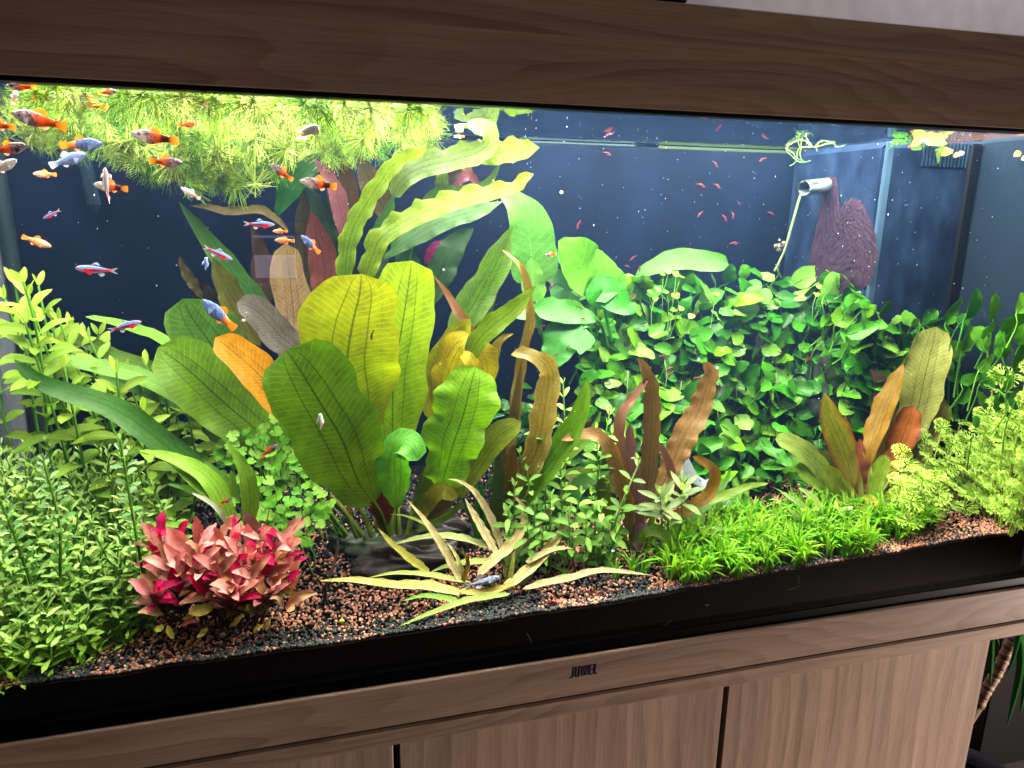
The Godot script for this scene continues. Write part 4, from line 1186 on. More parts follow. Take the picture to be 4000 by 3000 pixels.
func envelope(t: Array, x: float) -> float:
	for k in t.size() - 1:
		if x <= t[k + 1][0]: return lerpf(t[k][1], t[k + 1][1], clampf((x - t[k][0]) / (t[k + 1][0] - t[k][0]), 0, 1))
	return t[-1][1]

func spread(n: int, x0: float, x1: float, top: Array, bot: Array, seedn: int) -> Array:   # evenly scattered places between two outlines
	var r := RandomNumberGenerator.new()
	r.seed = seedn
	var out := []
	for k in n:
		var best := Vector2.ZERO
		var far := -1.0
		for tr in 14:
			var x := r.randf_range(x0, x1)
			var y := lerpf(envelope(top, x), envelope(bot, x), r.randf())
			var d := 1e9
			for q in out: d = minf(d, Vector2(x, y).distance_squared_to(q))
			if d > far:
				far = d
				best = Vector2(x, y)
		out.append(best)
	return out

func broad_leaf(parent: Node3D, c: Vector3, dir: Vector3, n: Vector3, ln: float, wd: float, m: String, col: Color, root: Vector3) -> void:
	var mb := MB.new()
	var bend := n * ln * rr(-0.16, 0.10)
	var a := c - dir * ln * 0.5
	var p := [a, c - dir * ln * 0.12 - bend * 0.6, c + dir * ln * 0.2 - bend * 0.5, c + dir * ln * 0.55]
	mb.tube(spline([root, root.lerp(a, 0.55) + Vector3(rr(-0.01, 0.01), 0.006, rr(-0.006, 0.01)), a, p[1]], 7), ln * 0.034, ln * 0.022, 6, Color(col.r * 1.3, col.g * 1.1, col.b), col)
	blade(mb, p, wd, {"col": col, "col2": Color(col.r * 1.15, col.g * 1.08, col.b), "prof": ["heart", "ovate", "ovate", "oval"][rng.randi() % 4], "n": n, "cup": rr(-0.25, 0.45), "ruf": rr(0.02, 0.07), "fr": rr(1.2, 3.0), "nl": 12, "nw": 6, "twist": rr(-0.5, 0.5)})
	part("leaf", mb, M[m], parent)

func anubias() -> void:
	tone = 0.42
	# heap of dark wood that carries the plants
	var dw := thing("driftwood", "dark moss-covered driftwood heap hidden beneath the anubias leaves", "driftwood", on_ground(2800, 1800))
	var mb := MB.new()
	for q in [[2500, 1620, .47, .10, .075], [2800, 1560, .49, .12, .09], [3120, 1500, .49, .11, .085], [3300, 1540, .36, .07, .07], [2700, 1780, .40, .10, .05], [3050, 1740, .40, .11, .055], [2350, 1700, .42, .07, .06]]:
		var c := at(q[0], q[1], q[2])
		rough_lump(mb, c, Vector3(q[3], q[4], 0.045), Color(0.008, 0.012, 0.007), q[0], 0.0, 0.3)
	part("log", mb, mat(0.8), dw)
	# the large-leaved plant at the left of the mass
	var g := thing("anubias", "anubias with large smooth pale green leaves beside the wavy sword plant", "aquarium plant", on_ground(2250, 1900))
	for q in [
		["B3", [250, 900, .44, 200, 600, .44, 170, 230, .43, 130, -60, .42, 20, -230, .415, -110, -320, .41], 430, [116, 190, 80], "heart", "anubias"],
		["B3", [300, 900, .46, 500, 600, .47, 680, 430, .47, 520, 290, .47, 320, 170, .47], 210, [72, 150, 60], "ovate", "anubias"],
		["B3", [300, 950, .45, 620, 680, .46, 480, 500, .46, 320, 400, .46, 200, 430, .45], 230, [48, 104, 44], "ovate", "anubias"],
		["B3", [730, 900, .42, 728, 700, .42, 712, 440, .415, 620, 330, .40, 520, 200, .39, 400, 90, .385], 470, [104, 178, 40], "heart", "anubias"],
		["B3", [900, 900, .44, 1000, 600, .45, 1115, 385, .46, 1270, 300, .46, 1500, 250, .46, 1700, 265, .45, 1872, 295, .44], 215, [70, 130, 36], "oval", "anubias"],
		["B3", [780, 1000, .46, 820, 640, .46, 860, 480, .46, 840, 350, .46, 800, 290, .46], 300, [104, 176, 66], "ovate", "anubias"],
		["B3", [820, 1000, .38, 760, 800, .36, 600, 730, .35, 400, 690, .345, 195, 690, .345], 230, [70, 146, 44], "oval", "algae"],
		["B3", [700, 1000, .36, 655, 840, .34, 560, 900, .33, 430, 960, .325, 335, 1195, .31], 370, [70, 150, 50], "heart", "anubias"],
		["B3", [860, 950, .38, 775, 520, .385, 880, 590, .37, 980, 660, .36, 1095, 690, .35], 280, [66, 164, 40], "ovate", "algae"],
		["B3", [220, 800, .40, 200, 560, .4, 180, 420, .4, 170, 240, .4], 220, [134, 206, 84], "ovate", "anubias"],
		["B3", [300, 1000, .36, 220, 800, .35, 120, 700, .34, 0, 720, .33], 200, [110, 200, 86], "oval", "anubias"],
		["B3", [420, 800, .42, 440, 640, .42, 380, 540, .42, 320, 490, .42], 160, [104, 176, 96], "ovate", "anubias"]]:
		leaf(g, q[0], q[1], q[2], q[5], O(q[3][0], q[3][1], q[3][2], q[4], {"pet": .34, "ruf": .035, "fr": 2.2, "cup": .12, "tilt": .5, "pr": .0028}))
	# the crowded small-leaved mass: four plants, leaf by leaf
	var top := [[2280, 1250], [2430, 1110], [2560, 1095], [2700, 1085], [2870, 1045], [2960, 1070], [3060, 1050], [3180, 1090], [3300, 1080], [3400, 1150], [3470, 1230], [3560, 1270], [3640, 1260]]
	var bot := [[2280, 1720], [2400, 1800], [2700, 1900], [2900, 1980], [3100, 1930], [3300, 1800], [3450, 1700], [3640, 1560]]
	var plants := []
	for q in [[2420, "anubias with algae-speckled leaves left in the crowded mass, behind the brown crypt"], [2790, "anubias in the middle of the crowded mass, above the broken plate"], [3130, "anubias right in the crowded mass, below the dark algae crust"], [3420, "anubias at the right end of the crowded mass, behind the bronze sword plant"]]:
		plants.append(thing("anubias", q[1], "aquarium plant", on_ground(q[0], 1850), "anubias plants on the driftwood heap"))
	for pt in spread(450, 2280, 3640, top, bot, 41):
		var t: float = clampf((pt.y - 1050.0) / 900.0, 0, 1)
		var z := lerpf(0.49, 0.26, t) + rr(-0.03, 0.02)
		var c := inside(pt.x, pt.y, z)
		var high: float = clampf(1.0 - (pt.y - envelope(top, pt.x)) / 260.0, 0, 1)
		var dir := Vector3(rr(-1, 1), rr(-0.55, 0.65) + 0.5 * high, rr(-0.1, 0.8)).normalized()
		var n := Vector3(rr(-0.6, 0.6), rr(0.35, 1.1), rr(0.3, 1.1)).normalized()
		n = (n - dir * n.dot(dir)).normalized()
		var ln := rr(72, 118) * mpp(c) * (1.0 if rng.randf() < 0.75 else 0.7)
		var col: Color = [rgb(78, 170, 36, .34), rgb(96, 190, 48, .34), rgb(66, 150, 44, .3), rgb(126, 204, 36, .34), rgb(56, 126, 30, .28), rgb(140, 210, 80, .34), rgb(104, 190, 40, .34), rgb(84, 180, 44, .34)][rng.randi() % 8]
		var who: int = clampi(int((pt.x - 2280.0) / 340.0), 0, 3)
		broad_leaf(plants[who], c, dir, n, ln, ln * rr(0.58, 0.78), "algae" if rng.randf() < 0.5 else "anubias", jit(col, 0.2), c + Vector3(rr(-0.02, 0.02), -rr(0.03, 0.06), -rr(0.004, 0.03)))
	# a darker plant in the gap behind the tall crypts
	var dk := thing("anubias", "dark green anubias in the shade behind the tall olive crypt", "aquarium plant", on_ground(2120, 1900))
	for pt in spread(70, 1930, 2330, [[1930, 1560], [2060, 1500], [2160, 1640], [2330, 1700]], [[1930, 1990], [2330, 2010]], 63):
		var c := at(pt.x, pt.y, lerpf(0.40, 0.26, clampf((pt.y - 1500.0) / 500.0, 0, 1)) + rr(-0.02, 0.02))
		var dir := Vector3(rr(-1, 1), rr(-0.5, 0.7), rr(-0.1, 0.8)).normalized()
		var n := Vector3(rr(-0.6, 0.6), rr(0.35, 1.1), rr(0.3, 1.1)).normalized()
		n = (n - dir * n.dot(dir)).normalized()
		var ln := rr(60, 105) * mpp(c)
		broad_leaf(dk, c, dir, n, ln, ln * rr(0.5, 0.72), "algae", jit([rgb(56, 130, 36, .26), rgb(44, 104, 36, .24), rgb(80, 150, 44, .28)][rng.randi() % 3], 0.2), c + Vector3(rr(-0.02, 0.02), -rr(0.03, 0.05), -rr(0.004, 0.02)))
	# pale roots hanging through the gaps
	for k in 26:
		var px := rr(2400, 3500)
		var a := at(px, rr(1400, 1750), rr(0.33, 0.40))
		mb = MB.new()
		mb.tube(spline([a, a + Vector3(rr(-0.008, 0.008), -0.03, 0.004), a + Vector3(rr(-0.015, 0.015), -rr(0.05, 0.075), 0.0)], 6), 0.0007, 0.0005, 5, rgb(170, 190, 140), rgb(120, 140, 90))
		part("root", mb, M.thin, plants[clampi(int((px - 2280.0) / 340.0), 0, 3)])
	# the clump by the right-hand pane
	var r := thing("anubias", "anubias clump with upright leaves by the right-hand pane", "aquarium plant", on_ground(3850, 1700))
	for q in [[3720, 1215, 118, .5, .9], [3790, 1190, 126, .1, 1], [3885, 1195, 110, -.2, 1], [3770, 1250, 90, .6, .3], [3990, 1190, 100, .8, .6], [3960, 1260, 110, .3, .6], [3830, 1330, 110, -.4, .8], [3770, 1320, 110, .2, .9], [3920, 1340, 130, .1, 1], [3860, 1290, 80, .1, .7], [3740, 1375, 90, -.3, .8], [3980, 1400, 110, .2, .9], [3850, 1420, 90, .5, .5],
			[3720, 1470, 80, -.7, .3], [3790, 1480, 85, .6, .2], [3870, 1480, 95, .7, .3], [3930, 1500, 80, .5, .4], [3760, 1540, 80, .2, .5], [3840, 1560, 90, -.4, .4], [3900, 1570, 80, .2, .6], [3970, 1560, 90, .4, .5], [3740, 1610, 80, -.2, .6], [3820, 1640, 80, .4, .5], [3690, 1300, 90, -.6, .5], [3990, 1310, 80, .1, .9], [3700, 1420, 85, -.2, .8], [3650, 1330, 85, -.8, .4], [3600, 1330, 80, -.7, .5], [3560, 1250, 90, -.9, .5], [3630, 1240, 95, .8, .5]]:
		var c := inside(q[0], q[1], 0.36, 0.03)
		var dir := Vector3(q[3], q[4], rr(-0.3, 0.3)).normalized()
		var n := Vector3(rr(-0.5, 0.3), rr(0.15, 0.6), 1.0).normalized()
		n = (n - dir * n.dot(dir)).normalized()
		var ln: float = q[2] * mpp(c)
		broad_leaf(r, c, dir, n, ln, ln * rr(0.55, 0.72), "anubias" if rng.randf() < 0.75 else "algae", jit([rgb(96, 186, 56, .42), rgb(76, 156, 54, .4), rgb(126, 204, 64, .42)][rng.randi() % 3], 0.15), c - dir * ln * 0.8 + Vector3(0, -rr(0.03, 0.06), 0))
	# dying pale leaves between mass and clump
	var w := thing("anubias", "withered silvery anubias shoot between the leafy mass and the right clump", "aquarium plant", at(3540, 1300, 0.38))
	for q in [[3445, 1245, 3455, 1210, 3470, 1270], [3530, 1300, 3525, 1260, 3500, 1225], [3540, 1300, 3545, 1260, 3525, 1222], [3520, 1290, 3490, 1240, 3455, 1220], [3550, 1310, 3600, 1295, 3640, 1310]]:
		mb = MB.new()
		blade(mb, [at(q[0], q[1], .37), at(q[2], q[3], .365), at(q[4], q[5], .36)], 26 * mpp(at(q[0], q[1], .37)), {"col": rgb(190, 190, 200), "col2": rgb(180, 150, 110), "prof": "lance", "ruf": .12, "nl": 10, "nw": 4})
		part("leaf", mb, M.straw, w)


# A rooted stem with leaves in pairs or whorls. o: nodes, ln, wd, whorl, col, top, prof, mat, lift, droop, nl, nw, apart (each leaf a part), from
func stem(n: String, label: String, group: String, pts: Array, o: Dictionary) -> Node3D:
	var g := thing(n, label, "aquarium plant", pts[0], group)
	var path := spline(pts, 40)
	var mb := MB.new()
	var few := []
	for k in range(0, 41, 4): few.append(path[k])
	var tr: float = o.get("r", 0.0011)
	mb.tube(few, tr * 1.2, tr * 0.8, 6, o.get("stalk", o.col), o.get("stalk", o.col))
	part("stem", mb, M.thin, g)
	var all := MB.new()
	var a0 := rr(0, TAU)
	var nodes: int = o.nodes
	for k in nodes:
		var s: float = lerpf(o.get("from", 0.12), 1.0, pow(float(k) / (nodes - 1), o.get("pack", 0.9)))
		var i := clampi(int(s * 40), 1, 39)
		var p: Vector3 = path[i].lerp(path[i + 1], clampf(s * 40 - i, 0, 1))
		var t: Vector3 = (path[i + 1] - path[i - 1]).normalized()
		var u := t.cross(Vector3(0.2, 0.1, 1)).normalized()
		var v := t.cross(u)
		var young := clampf((s - 0.86) / 0.14, 0, 1)
		for w in o.get("whorl", 2):
			var an: float = a0 + k * PI * 0.5 * 1.08 + TAU * w / o.get("whorl", 2) + rr(-0.3, 0.3)
			var out := u * cos(an) + v * sin(an)
			var lift: float = o.get("lift", 0.45) + 1.3 * young + rr(-0.35, 0.35)
			var d := (out + t * lift).normalized()
			var ln: float = o.ln * rr(0.8, 1.15) * (1.0 - 0.55 * young) * lerpf(o.get("low", 0.8), 1.0, s)
			var sag: Vector3 = Vector3.DOWN * ln * o.get("droop", 0.15) * (1.0 - young)
			var nn := t + (eye - p).normalized() * rr(0.35, 1.1)
			nn = (nn - d * nn.dot(d)).normalized()
			var c: Color = jit(o.col.lerp(o.get("top", o.col), pow(s, 1.5)), 0.14)
			var one := MB.new() if o.get("apart", false) else all
			blade(one, [p + out * tr * 0.6, p + d * ln * 0.5 + sag * 0.1, p + d * ln + sag], o.wd * rr(0.85, 1.15) * (1.0 - 0.5 * young), {"col": c, "prof": o.get("prof", "lance"), "n": nn, "cup": o.get("cup", 0.2), "ruf": o.get("ruf", 0.0), "nl": o.get("nl", 5), "nw": o.get("nw", 2), "twist": rr(-0.4, 0.4)})
			if o.get("apart", false): part("leaf", one, M[o.get("mat", "small")], g)
	if not o.get("apart", false):
		part("foliage", all, M[o.get("mat", "small")], g).set_meta("kind", "stuff")
	return g

func stems_left() -> void:
	tone = 0.6
	var top := [[-60, 1090], [80, 1100], [150, 1080], [240, 1250], [300, 1290], [390, 1290], [470, 1390], [560, 1420], [640, 1400], [760, 1600], [830, 1700]]
	# the tall leafy stems at the rear left
	var o := {"nodes": 9, "ln": 0.043, "wd": 0.0125, "col": rgb(140, 196, 50, 0.62), "top": rgb(180, 220, 80, 0.62), "apart": true, "nl": 8, "nw": 4, "ruf": 0.02, "droop": 0.22, "lift": 0.4, "pack": 0.8, "from": 0.2, "prof": "lance", "r": 0.0014, "stalk": rgb(110, 170, 50)}
	stem("leafy_stem", "tallest light green leafy stem, standing alone against the dark wall at far left", "tall leafy stems at the rear left", [at(190, 1900, .22), at(172, 1500, .22), at(140, 1280, .22), at(92, 1105, .22)], o.merged({"nodes": 10, "ln": 0.040, "wd": 0.011, "from": 0.35}, true))
	var k := 0
	for px in [-30, 20, 60, 110, 150, 200, 235, 270, 320, 350, 385, 420, 455, 490, 530, 570, 600, 640, 680, 720, 760, 800, 100, 250, 400, 560]:
		var y := envelope(top, px) + (rr(10, 90) if k < 22 else rr(150, 260))
		var z := rr(0.24, 0.46) if k < 22 else rr(0.17, 0.24)
		var tip := inside(px, y, z)
		z = -tip.z / D
		var foot := Vector3(tip.x + rr(-0.03, 0.03), 0, tip.z + rr(-0.01, 0.02))
		foot.y = ground(foot.x, -foot.z / D)
		var mid := foot.lerp(tip, 0.5) + Vector3(rr(-0.02, 0.02), 0, rr(-0.01, 0.015))
		stem("leafy_stem", "light green stem with paired lance-shaped leaves in the thicket at rear left", "tall leafy stems at the rear left", [foot, mid, tip], o.merged({"nodes": 8, "ln": rr(0.034, 0.046), "col": jit(o.col, 0.12), "top": jit(o.top, 0.1)}, true))
		k += 1
	# fresh broad blades by the clover
	var s := thing("young_sword_plant", "young sword plant with fresh yellow-green blades beside the clover-leaved plant", "aquarium plant", on_ground(900, 2080))
	leaf(s, "C1", [2000, 1000, .12, 1900, 740, .13, 1760, 560, .14, 1500, 420, .15, 1175, 345, .16], 170, "crypt", O(150, 206, 60, "blade", {"ruf": .03, "tilt": .9}))
	leaf(s, "C1", [2010, 990, .12, 1850, 740, .13, 1700, 650, .135, 1500, 500, .14], 130, "crypt", O(140, 200, 56, "blade", {"ruf": .03, "tilt": .9}))
	leaf(s, "C1", [2140, 1000, .14, 2165, 780, .14, 2140, 600, .14, 2060, 420, .145, 1955, 275, .15], 150, "crypt", O(140, 196, 56, "blade", {"ruf": .03}))
	leaf(s, "C1", [2020, 760, .16, 2010, 640, .16, 1995, 520, .16], 80, "crypt", O(140, 196, 60, "blade", {"ruf": .03}))
	leaf(s, "C1", [2080, 800, .18, 1960, 620, .18, 1760, 440, .19], 60, "crypt", O(96, 150, 40, "strap", {}))
	leaf(s, "C1", [1960, 990, .115, 1900, 880, .11, 1800, 790, .11, 1660, 720, .115], 44, "straw", O(214, 226, 190, "strap", {"ruf": .02}))
	leaf(s, "C1", [1690, 1010, .12, 1500, 990, .12, 1300, 1000, .12, 1120, 1050, .12], 56, "crypt", O(140, 206, 50, "strap", {"ruf": .02, "tilt": 1.0}))
	leaf(s, "C1", [1980, 890, .14, 1800, 760, .14, 1600, 680, .145, 1440, 640, .15], 60, "crypt", O(110, 176, 50, "strap", {"ruf": .02, "tilt": 1.0}))
	# the dense light carpet of small-leaved stems in the left foreground
	var t2 := [[-60, 1700], [60, 1740], [200, 1720], [330, 1760], [470, 1730], [560, 1800], [640, 2000]]
	var spots := spread(190, -50, 600, t2, [[-60, 2540], [0, 2520], [200, 2470], [330, 2430], [450, 2330], [540, 2250], [640, 2150]], 9)
	spots.sort_custom(func(a, b): return a.y < b.y)
	for q in spots:
		var zz: float = clampf(lerpf(0.215, 0.035, (q.y - 1700.0) / 800.0) + rr(-0.015, 0.015), 0.03, 0.26)
		var tip := inside(q.x, q.y, zz)
		var foot := Vector3(tip.x + rr(-0.012, 0.012), 0, tip.z + rr(-0.008, 0.006))
		foot.y = ground(foot.x, -foot.z / D)
		if tip.y - foot.y < 0.012: tip.y = foot.y + rr(0.014, 0.03)
		var h := tip.y - foot.y
		stem("small_leaf_stem", "slender pale green stem with small paired leaves in the left foreground thicket", "small-leaved stems in the left foreground", [foot, foot.lerp(tip, 0.5) + Vector3(rr(-0.016, 0.016), 0, rr(-0.008, 0.010)), tip],
			{"nodes": clampi(int(h / 0.0090), 4, 20), "ln": rr(0.0165, 0.0215), "wd": rr(0.0038, 0.0050), "col": jit(rgb(166, 226, 60, 0.95), 0.15), "top": jit(rgb(212, 250, 150, 0.95), 0.12), "from": 0.05, "pack": 1.0, "prof": "spoon", "lift": 0.3, "droop": 0.1, "nl": 4, "nw": 2, "r": 0.0009, "whorl": 2 if rng.randf() < 0.6 else 3, "stalk": rgb(110, 180, 56)})
	for q in [[470, 1720, 530, 2080, 575, 2330, .06], [170, 1800, 230, 2040, 235, 2250, .05], [-10, 1930, 60, 2100, 120, 2280, .05]]:
		stem("runner_stem", ["tall green stem rising highest from the small-leaved thicket", "bare-legged dark stem in the middle of the small-leaved thicket", "arching stem at the far left edge of the small-leaved thicket"][["470", "170", "-10"].find(str(q[0]))], "", [at(q[4], q[5], q[6] + 0.02), at(q[2], q[3], q[6] + 0.02), at(q[0], q[1], q[6] + 0.03)],
			{"nodes": 16, "ln": 0.016, "wd": 0.0056, "col": rgb(120, 200, 70), "top": rgb(190, 240, 170), "from": 0.1, "prof": "spoon", "nl": 5, "nw": 2, "r": 0.0012, "stalk": rgb(104, 150, 40)})

func stems_middle() -> void:
	var k := 0
	for q in [[2030, 1770, 2060, 2200, .15], [2060, 1840, 2040, 2210, .13], [2100, 1560, 2090, 2190, .17], [2150, 1640, 2140, 2200, .15], [2200, 1500, 2170, 2200, .17], [2190, 1830, 2180, 2210, .12], [2330, 1680, 2310, 2190, .15], [2380, 1620, 2300, 2200, .16], [2270, 1930, 2240, 2200, .09], [2310, 1930, 2320, 2195, .09], [2345, 1970, 2340, 2200, .09], [2410, 2080, 2360, 2195, .07],
			[2010, 1900, 2020, 2230, .12], [2090, 1970, 2080, 2230, .10], [2150, 1940, 2150, 2230, .11], [2220, 2010, 2200, 2230, .09], [2060, 2060, 2050, 2240, .09], [2395, 2030, 2380, 2190, .1], [2440, 1960, 2400, 2190, .11], [1985, 1990, 1990, 2230, .11], [2290, 2060, 2290, 2210, .075], [2120, 2080, 2110, 2230, .08]]:
		var foot := on_ground(q[2], q[3])
		var tip := at(q[0], q[1], q[4])
		var h := tip.y - foot.y
		stem("fine_stem", "slender light green stem with paired small leaves between the sword plant and brown crypt", "fine stems in the middle foreground", [foot, foot.lerp(tip, 0.5) + Vector3(rr(-0.006, 0.006), 0, rr(-0.005, 0.005)), tip],
			{"nodes": clampi(int(h / 0.0125), 4, 14), "ln": 0.0225, "wd": 0.0068, "col": jit(rgb(120, 190, 60, .7), 0.12), "top": jit(rgb(170, 226, 110, .75), 0.1), "apart": true, "nl": 6, "nw": 2, "droop": 0.25, "lift": 0.45, "from": 0.08, "pack": 1.0, "r": 0.0010, "stalk": rgb(130, 180, 76)})
		k += 1
	stem("fine_stem", "tallest slender pale stem leaning right past the pink crypt leaf", "fine stems in the middle foreground", [on_ground(2350, 2200), at(2420, 1990, .10), at(2500, 1800, .11), at(2495, 1790, .11)], {"nodes": 8, "ln": 0.021, "wd": 0.007, "col": rgb(130, 200, 80), "top": rgb(176, 226, 130), "apart": true, "nl": 7, "nw": 2, "lift": 0.5, "r": 0.0012, "stalk": rgb(140, 190, 90)})
	# three shoots with pale, long leaves
	k = 0
	for q in [[2578, 1930, 2575, 2170, .10, .040, 4], [2600, 1965, 2605, 2170, .085, .038, 3], [2665, 1890, 2640, 2160, .12, .040, 4], [2730, 2060, 2740, 2090, .10, .030, 3]]:
		var foot := on_ground(q[2], q[3])
		var tip := at(q[0], q[1], q[4])
		stem("pale_shoot", ["pale shoot with whitish green star of leaves before the brown crypt", "lower pale shoot with broad whitish leaves before the brown crypt", "pale shoot with narrow leaves in front of the broken plate", "short light green shoot at the rear edge of the carpet grass"][k], "", [foot, foot.lerp(tip, 0.5) + Vector3(0.002, 0, 0.002), tip],
			{"nodes": q[6], "ln": q[5], "wd": 0.0090, "col": rgb(166, 208, 110, .42), "top": rgb(190, 222, 146, .42) if k < 3 else rgb(150, 210, 90), "apart": true, "nl": 10, "nw": 4, "lift": 0.35, "whorl": 3, "from": 0.72, "pack": 1.0, "low": 1.0, "r": 0.0012, "droop": 0.12, "ruf": 0.03, "stalk": rgb(120, 160, 70)})
		k += 1
	# green strap leaves behind, and a young tape-leaved plant on the right
	var s := thing("tape_plant", "small tape-leaved plant with arching pale blades at the foot of the bronze sword plant", "aquarium plant", on_ground(3200, 2060))
	for q in [[3200, 2080, 3150, 1990, 3050, 1920, 22], [3215, 2080, 3190, 1960, 3118, 1905, 22], [3180, 2070, 3130, 2030, 3075, 1985, 20], [3240, 2070, 3280, 2000, 3335, 1980, 18], [3250, 2060, 3300, 2010, 3415, 2002, 20], [3170, 2080, 3150, 2030, 3130, 1985, 18], [3300, 2060, 3270, 2000, 3265, 1950, 18], [3470, 2050, 3490, 2020, 3513, 1993, 20], [3200, 2080, 3190, 2020, 3180, 1970, 20], [3255, 2090, 3240, 2060, 3262, 2010, 18], [3260, 2090, 3300, 2030, 3330, 2000, 16]]:
		var mb := MB.new()
		var b := on_ground(q[0], q[1])
		blade(mb, [b, at(q[2], q[3], .11), at(q[4], q[5], .10)], q[6] * mpp(b), {"col": rgb(150, 206, 90, .75), "col2": rgb(216, 242, 170, .85), "prof": "strap", "ruf": 0.0, "nl": 12, "nw": 2})
		part("leaf", mb, M.small, s)

func red_plant() -> void:
	var s := thing("red_plant", "bushy crimson and pink leaved plant in the left foreground", "aquarium plant", on_ground(830, 2440))
	var E := func(x: float, y: float, z: float) -> Vector3: return at(480 + x * 0.3707, 1960 + y * 0.3707, z)
	# large leaves that can be told apart, base to tip
	for q in [[[760, 860, 640, 700, 520, 560, 430, 440], 170, 0, .055], [[740, 700, 680, 560, 560, 400, 460, 260], 210, 0, .07], [[520, 560, 400, 440, 300, 330, 190, 215], 170, 1, .085], [[1130, 560, 1060, 480, 1010, 380, 960, 260], 130, 1, .085], [[1290, 720, 1240, 560, 1150, 440, 1060, 360], 140, 0, .065], [[1000, 620, 1030, 500, 1050, 420, 1060, 370], 130, 3, .08],
			[[880, 860, 920, 740, 960, 600, 980, 400], 110, 0, .06], [[900, 950, 960, 800, 1080, 640, 1190, 570], 90, 2, .05], [[900, 950, 940, 850, 1060, 790, 1190, 860], 110, 3, .045], [[1500, 760, 1420, 660, 1360, 560, 1290, 460], 150, 0, .065], [[1350, 480, 1340, 400, 1320, 320, 1310, 230], 120, 0, .09], [[1450, 470, 1400, 360, 1340, 220, 1280, 100], 160, 5, .11],
			[[1490, 450, 1500, 380, 1500, 300, 1490, 220], 90, 1, .1], [[1620, 480, 1700, 380, 1800, 290, 1930, 185], 110, 0, .09], [[1500, 690, 1580, 600, 1680, 530, 1790, 480], 110, 3, .07], [[1540, 880, 1620, 760, 1720, 680, 1810, 580], 150, 1, .06], [[1760, 730, 1800, 690, 1840, 650, 1880, 620], 80, 6, .055], [[1710, 1120, 1800, 1040, 1900, 980, 2050, 960], 110, 6, .04],
			[[1690, 1130, 1660, 1040, 1610, 1010, 1540, 1025], 60, 6, .04], [[1710, 1130, 1760, 1110, 1790, 1120, 1720, 1160], 60, 6, .035], [[640, 940, 560, 860, 530, 780, 530, 680], 120, 2, .05], [[880, 960, 800, 880, 740, 820, 680, 780], 130, 2, .04], [[1480, 780, 1500, 700, 1460, 640, 1420, 590], 150, 2, .055], [[1280, 830, 1220, 740, 1140, 640, 1110, 600], 120, 2, .05],
			[[940, 560, 900, 500, 870, 440, 860, 400], 90, 2, .075], [[460, 580, 380, 540, 330, 500, 280, 460], 90, 2, .07], [[480, 900, 420, 880, 380, 850, 350, 850], 90, 2, .045], [[820, 480, 800, 360, 780, 260, 770, 150], 120, 1, .1], [[1060, 290, 1120, 230, 1180, 190, 1240, 165], 90, 0, .1], [[440, 1190, 340, 1170, 250, 1150, 150, 1170], 110, 6, .035], [[560, 1010, 480, 980, 400, 970, 330, 985], 90, 1, .04],
			[[580, 1100, 540, 1040, 460, 1040, 380, 1060], 80, 2, .035], [[600, 1100, 660, 1040, 720, 990, 780, 960], 60, 0, .04], [[420, 800, 360, 780, 290, 780, 210, 820], 90, 4, .05], [[400, 940, 340, 930, 260, 920, 190, 930], 80, 4, .045], [[620, 1240, 680, 1220, 720, 1180, 690, 1170], 80, 4, .03], [[620, 1310, 680, 1270, 740, 1260, 790, 1270], 60, 1, .028], [[900, 1330, 860, 1360, 820, 1400, 775, 1430], 60, 4, .022],
			[[960, 1080, 900, 1120, 800, 1150, 690, 1180], 130, 4, .03], [[1120, 1310, 1180, 1280, 1230, 1230, 1280, 1190], 70, 7, .03], [[1500, 1350, 1520, 1300, 1550, 1260, 1560, 1240], 80, 7, .03], [[1380, 1380, 1410, 1340, 1450, 1320, 1480, 1310], 80, 7, .026], [[1400, 1000, 1300, 960, 1220, 930, 1150, 920], 110, 4, .04], [[1330, 870, 1400, 830, 1450, 900, 1480, 980], 120, 3, .045], [[940, 1040, 980, 970, 1040, 960, 1080, 990], 70, 4, .04],
			[[540, 1440, 500, 1390, 480, 1350, 470, 1300], 70, 7, .022], [[410, 1290, 400, 1330, 360, 1350, 335, 1360], 70, 7, .026], [[1600, 460, 1640, 400, 1650, 340, 1630, 310], 60, 1, .09], [[1700, 470, 1760, 430, 1820, 400, 1890, 400], 80, 3, .08], [[1560, 900, 1600, 870, 1640, 800, 1760, 760], 60, 3, .05], [[1700, 940, 1720, 860, 1760, 800, 1880, 720], 90, 2, .05], [[1770, 940, 1790, 880, 1820, 840, 1840, 790], 60, 3, .045]]:
		var pts := []
		for k in range(0, 8, 2): pts.append(E.call(q[0][k], q[0][k + 1], q[3] + 0.012 * (1.0 - k / 6.0)))
		var col: Array = [[242, 162, 160], [220, 138, 134], [206, 22, 90], [196, 140, 92], [150, 134, 56], [140, 112, 108], [222, 178, 140], [190, 196, 90]][q[2]]
		var mb := MB.new()
		blade(mb, pts, q[1] * 0.3707 * mpp(pts[1]), {"col": jit(rgb(col[0], col[1], col[2], 0.85), 0.08), "prof": "lance", "tilt": rr(0.3, 0.8), "roll": rr(-0.3, 0.3), "cup": rr(0.1, 0.4), "ruf": 0.075, "fr": 2.5, "nl": 14, "nw": 6})
		part("leaf", mb, M.red, s)
